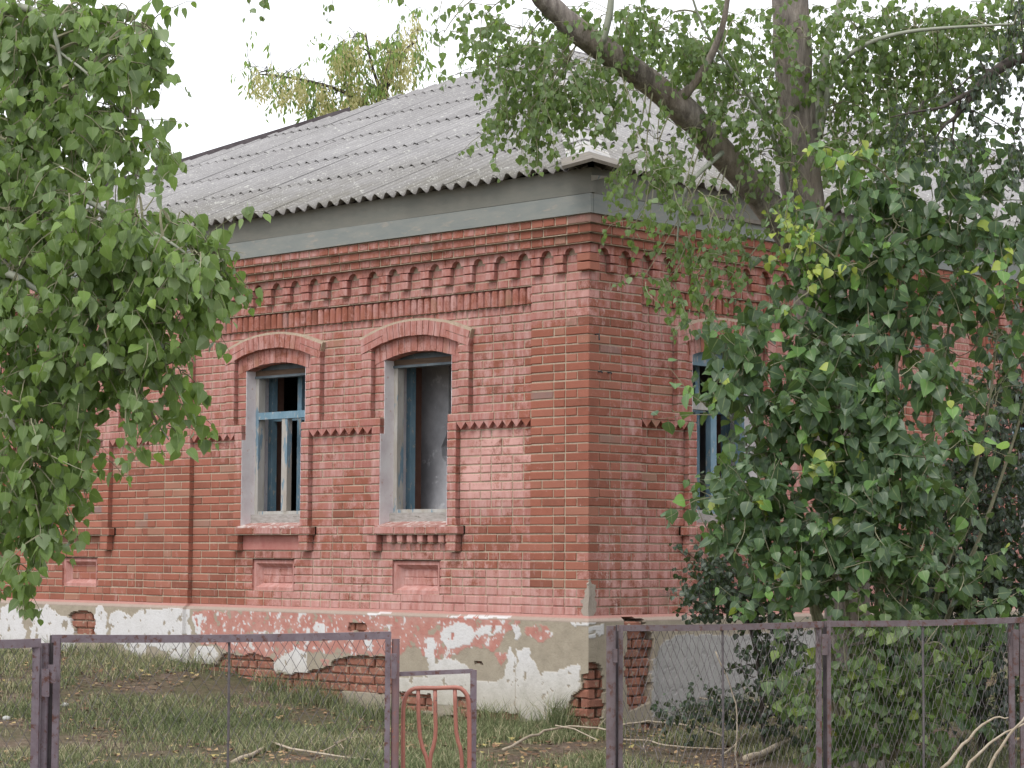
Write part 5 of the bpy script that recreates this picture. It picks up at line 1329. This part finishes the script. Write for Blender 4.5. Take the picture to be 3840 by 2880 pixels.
# ------------------------------------------------------------------ grass, litter, sticks
def in_house(p): return p[0] < .06 and p[1] > -.065
def ground_hit(x, y):
    """follow the picture ray to the ground surface"""
    X, Y = x*1.73599-1920, y*1.73599-1440
    d = _f+_r*(X/FPX)-_u*(Y/FPX)
    t = 9.0
    for _ in range(400):
        p = CAM+d*t
        if p[2] < G(p[0], p[1]): return p
        t += .06
    return None
def make_grass(n, label):
    V = []; R = []
    cnt = 0
    while cnt < n:
        x = RS.uniform(-60, 2290); d = 13.2+RS.rand()**1.0*15.5
        p = at(x, 1400, d); gx, gy = p[0], p[1]
        if in_house((gx, gy)): continue
        nv = noise.noise(Vector((gx*.8, gy*.8, 2)))+.5*noise.noise(Vector((gx*2.6, gy*2.6, 6)))
        nearwall = max(0, 1-min(abs(gy) if gx < 0 else 9, abs(gx) if gy > 0 else 9, math.hypot(gx, gy))/1.0)
        keep = .27+1.6*nv+.5*nearwall
        if RS.rand() > keep: continue
        z = G(gx, gy); k = RS.randint(3, 8)
        tall = 2.6 if (nearwall > .5 and noise.noise(Vector((gx*3, gy*3, 9))) > .12) else 1
        for _ in range(k):
            h = RS.uniform(.02, .08)*tall*(1+max(0, nv)); w_ = RS.uniform(.0015, .0035); a = RS.uniform(0, 6.28); b = RS.uniform(0, 6.28)
            bx, by = gx+RS.normal(0, .035), gy+RS.normal(0, .035); lean = RS.uniform(.1, .9)*h
            dx, dy = math.cos(a), math.sin(a); lx, ly = math.cos(b)*lean, math.sin(b)*lean
            V += [(bx-dx*w_, by-dy*w_, z-.01), (bx+dx*w_, by+dy*w_, z-.01), (bx+lx*.35+dx*w_*.8, by+ly*.35+dy*w_*.8, z+h*.6), (bx+lx*.35-dx*w_*.8, by+ly*.35-dy*w_*.8, z+h*.6),
                  (bx+lx*.35-dx*w_*.8, by+ly*.35-dy*w_*.8, z+h*.6), (bx+lx*.35+dx*w_*.8, by+ly*.35+dy*w_*.8, z+h*.6), (bx+lx+dx*w_*.2, by+ly+dy*w_*.2, z+h), (bx+lx-dx*w_*.2, by+ly-dy*w_*.2, z+h)]
            r = min(.999, max(0, RS.normal(.42, .24)-.35*noise.noise(Vector((gx*.6, gy*.6, 14)))+(.3 if RS.rand() < .2 else 0))); R += [r]*8
        cnt += 1
    V = np.array(V); F = np.arange(len(V)).reshape(-1, 4)
    o = fast_obj('grass', V, F, M_grass, None, {'rnd': np.array(R)}, kind='stuff'); o['label'] = label; o['category'] = 'grass'
make_grass(34000, 'short patchy green and dry grass between the fence and the house')
def litter(n):
    V = []; R = []
    for _ in range(n):
        x = RS.uniform(-60, 2290); d = 13.2+RS.rand()*14; p = at(x, 1400, d)
        if in_house(p): continue
        if noise.noise(Vector((p[0]*.7, p[1]*.7, 20))) < -.25: continue
        z = G(p[0], p[1])+.012; s_ = RS.uniform(.012, .034); a = RS.uniform(0, 6.28); c, s__ = math.cos(a)*s_, math.sin(a)*s_; t = RS.uniform(-.6, .9, 4)*s_
        V += [(p[0]-c, p[1]-s__, z+abs(t[0])), (p[0]+s__*.7, p[1]-c*.7, z+abs(t[1])*.6), (p[0]+c, p[1]+s__, z+abs(t[2])), (p[0]-s__*.7, p[1]+c*.7, z+abs(t[3])*.6)]; R += [RS.rand()]*4
    V = np.array(V); o = fast_obj('leaf_litter', V, np.arange(len(V)).reshape(-1, 4), M_litter, None, {'rnd': np.array(R)}, kind='stuff'); o['label'] = 'dry fallen leaves scattered on the bare soil'; o['category'] = 'leaf litter'
litter(14000)
def stick(label, pts, r0, r1, group=None, mat=None, side=None, lift=.03, name='fallen_branch'):
    P_ = []
    for q in pts:
        p = ground_hit(q[0], q[1]) if len(q) == 2 else at(*q)
        if p is None: p = at(q[0], q[1], 16)
        if len(q) == 2: p = p+np.array((0, 0, lift))
        P_.append(p)
    o = thing(name, label, 'branch', (0, 0, 0), group); n = len(P_)
    fine = []
    for i in range(n-1):
        for t in (0, .33, .66): fine.append(P_[i]*(1-t)+P_[i+1]*t+rv(.004))
    fine.append(P_[-1]); m = len(fine)
    mb = MB(); mb.tube(fine, [r0+(r1-r0)*i/(m-1) for i in range(m)], 7); mb.obj('stem', mat or M_stick, o, smooth=True)
    for sp in side or []:
        Q = [(ground_hit(x, y) if ground_hit(x, y) is not None else at(x, y, 16))+np.array((0, 0, lift+.02)) for x, y in sp]; mb = MB(); mb.tube(Q, [r1*1.2*(1-.5*i/len(Q)) for i in range(len(Q))], 5); mb.obj('side_twig', mat or M_stick, o)
    return o
stick('pale forked branch lying on the soil behind the long left fence panel', [(500, 1655), (560, 1630), (585, 1616), (600, 1606)], .018, .010, side=[[(585, 1616), (630, 1632), (680, 1640), (740, 1650), (800, 1656)]])
stick('thin dry twig rising to the right in the grass near the gate', [(700, 1640), (745, 1615), (770, 1585), (790, 1558)], .006, .003, side=[[(720, 1628), (750, 1616), (775, 1614)], [(735, 1630), (742, 1640)]], lift=.06)
stick('grey branch lying behind the red tube gate', [(925, 1510+15), (955, 1520+8), (975, 1545), (1000, 1562)], .016, .010)
stick('long arched pale branch lying in the grass right of the gate', [(1090, 1656), (1130, 1632), (1175, 1612), (1230, 1603), (1290, 1606), (1330, 1612)], .012, .006, side=[[(1200, 1606), (1240, 1614), (1290, 1640)]], lift=.12)
stick('long bent pale stick low behind the torn fence panel', [(1336, 1606), (1400, 1600), (1450, 1602), (1500, 1612), (1560, 1632)], .009, .006, lift=.15)
stick('pale curved branch crossing behind the ribbed rod', [(1340, 1490+20), (1400, 1536), (1480, 1550), (1560, 1570), (1640, 1582), (1700, 1580), (1760, 1550)], .010, .006, side=[[(1640, 1582), (1620, 1560), (1600, 1530)], [(1540, 1566), (1490, 1530), (1475, 1500)]], lift=.2)
stick('thickest whitish log lying among the twigs behind the right panel', [(1610, 1656), (1660, 1640), (1700, 1620), (1740, 1602), (1760, 1596)], .030, .016, side=[[(1700, 1620), (1690, 1604), (1700, 1590)]], lift=.06)
stick('straight pale stick slanting up from the grass left of the log', [(1560, 1656), (1580, 1640), (1600, 1618), (1612, 1606)], .010, .006, lift=.08)
stick('long thin stick with side shoots at the bottom of the torn panel', [(1340, 1620), (1400, 1622), (1440, 1634), (1500, 1640), (1580, 1640)], .008, .004, side=[[(1400, 1622), (1390, 1640), (1395, 1656)]], lift=.08)
stick('upright dry stalk leaning beside the ribbed rod', [(1545, 1405, 15.2), (1570, 1460, 15.2), (1590, 1520, 15.2), (1590, 1600, 15.2), (1592, 1680, 15.2)], .004, .006, name='dry_stalk')
stick('bleached twig arching left in the near grass at the bottom right corner', [(2035, 1665, 13.2), (2080, 1610, 13.2), (2120, 1565, 13.2), (2150, 1548, 13.2), (2178, 1550, 13.2)], .011, .004)
stick('second bleached twig curving up to the right picture edge', [(2070, 1680, 12.8), (2110, 1630, 12.8), (2150, 1595, 12.8), (2215, 1562, 12.8)], .010, .005)
stick('third bleached twig nearest the right picture edge', [(2130, 1680, 12.6), (2150, 1630, 12.6), (2180, 1590, 12.6), (2220, 1540, 12.6)], .010, .006)
# weeds at the foot of the plinth
def weeds(label, spots, hmin, hmax, n_b, mat=M_grass, feath=False, name='weed_clump'):
    o = thing(name, label, 'weeds'); V = []; R = []
    for (x, y) in spots:
        p = ground_hit(x, y)
        if p is None: continue
        for _ in range(n_b):
            h = RS.uniform(hmin, hmax); a = RS.uniform(0, 6.28); b = RS.uniform(0, 6.28); bx, by = p[0]+RS.normal(0, .06), p[1]+RS.normal(0, .05)
            z = G(bx, by); w_ = RS.uniform(.002, .004); lean = RS.uniform(.1, .55)*h; pr = None; r = min(.999, max(0, RS.normal(.4, .25)))
            for q in range(4):
                t0, t1 = q/4, (q+1)/4
                f = lambda t: np.array((bx+math.cos(b)*lean*t*t, by+math.sin(b)*lean*t*t, z+h*t*(1-.15*t)))
                a0, a1 = f(t0), f(t1); s_ = np.array((math.cos(a), math.sin(a), 0))
                V += [a0-s_*w_*(1-t0*.8), a0+s_*w_*(1-t0*.8), a1+s_*w_*(1-t1*.8), a1-s_*w_*(1-t1*.8)]; R += [r]*4
                if feath and q:
                    for _k in range(7):
                        c = f(RS.uniform(t0, t1)); dv = nrm(rv()+np.array((0, 0, .4)))*RS.uniform(.02, .055); sd2 = nrm(rv())*.002
                        V += [c-sd2, c+sd2, c+dv+sd2, c+dv-sd2]; R += [r]*4
    V = np.array(V); fast_obj('blades', V, np.arange(len(V)).reshape(-1, 4), mat, o, {'rnd': np.array(R)}, kind='stuff')
weeds('tall dark green grass tuft in the corner left of the thick post', [(1250, 1560), (1265, 1562), (1280, 1560), (1295, 1562), (1305, 1565), (1240, 1568)], .14, .34, 34)
weeds('loose grass fringe along the white plinth patch right of the gate', [(1060+i*14, 1580+(i*7) % 11) for i in range(15)], .08, .24, 22)
weeds('feathery weed standing before the plinth above the gate bar', [(900, 1520), (915, 1522), (960, 1525), (980, 1525), (970, 1530)], .20, .36, 5, feath=True)
weeds('tall feathery weed against the plinth behind the left fence panel', [(722, 1440), (728, 1444), (735, 1442)], .2, .38, 7, feath=True)
weeds('pale dry stalks standing in the grass along the foot of the left wall', [(x, 1400+(x-60)*.095+(x*7) % 23) for x in range(60, 840, 26)], .12, .34, 6, name='dry_stalks')
weeds('longer green grass fringing the base of the left wall', [(x, 1392+(x-60)*.10+(x*5) % 11) for x in range(60, 840, 12)], .07, .2, 16)
weeds('thin stalked weed on the plinth right of the gate post', [(1070, 1540), (1108, 1560), (1120, 1560)], .25, .45, 3, feath=True)
weeds('bright grass in the bottom right corner in front of the fence', [(2090+i*12, 1662) for i in range(11)], .10, .26, 24)
for lab, pts, sz, rb in (('grey green wormwood clump in the grass below the plinth, left of the thin rod', [(x, 1430+(x*7) % 17) for x in range(380, 480, 9)], .03, .35), ('green herb tufts crowding the plinth behind the left end of the fence', [(x, 1398+(x*5) % 19) for x in range(150, 330, 11)], .035, .3), ('broad leaved weeds in the grass right of the thin rod', [(x, 1452+(x*3) % 23) for x in range(520, 700, 14)], .03, .45), ('weeds growing by the plinth behind the red tube gate', [(x, 1508+(x*3) % 9) for x in range(868, 1010, 10)], .03, .4)):
    o = thing('weed_clump', lab, 'weeds'); lv = Leaves(TN); tw = MB(); DENS = 1
    for (x, y) in pts:
        p = ground_hit(x, y)
        if p is None: continue
        for _ in range(4): twig(lv, tw, p+np.array((RS.normal(0, .08), RS.normal(0, .08), 0)), nrm(np.array((RS.normal(0, .5), RS.normal(0, .5), 1))), RS.uniform(.08, .17), 4, sz, .05, 'shoot', rb, .002)
    lv.build(o, M_weed, 0, 'leaf', 'foliage'); tw.obj('twigs', M_twig, o, kind='stuff')
# stones and litter bits
for lab, (x, y), r in (('pale rounded stone lying left of the first fence post', (14, 1556), .035), ('small ochre stone beside the post at far left', (140, 1528), .035), ('half buried grey stone at the bottom left of the red gate', (737+112, 1106+545), .07)):
    p = ground_hit(x, y); mb = MB(); V = []; F = []
    for i in range(5):
        for j in range(8):
            th = math.pi*(i+.5)/5; a = 2*math.pi*j/8; q = 1+.25*noise.noise(Vector((i*1.3, j*.9, x)))
            V.append((p[0]+r*q*math.sin(th)*math.cos(a)*1.2, p[1]+r*q*math.sin(th)*math.sin(a), G(p[0], p[1])+r*.35+r*.7*q*math.cos(th)))
    for i in range(4):
        for j in range(8): F.append([i*8+j, (i+1)*8+j, (i+1)*8+(j+1) % 8, i*8+(j+1) % 8])
    F += [list(range(8)), list(range(39, 31, -1))]; mb.add(V, F); o = mb.obj('stone', M_stone, None, smooth=True); tag(o, lab, 'stone')
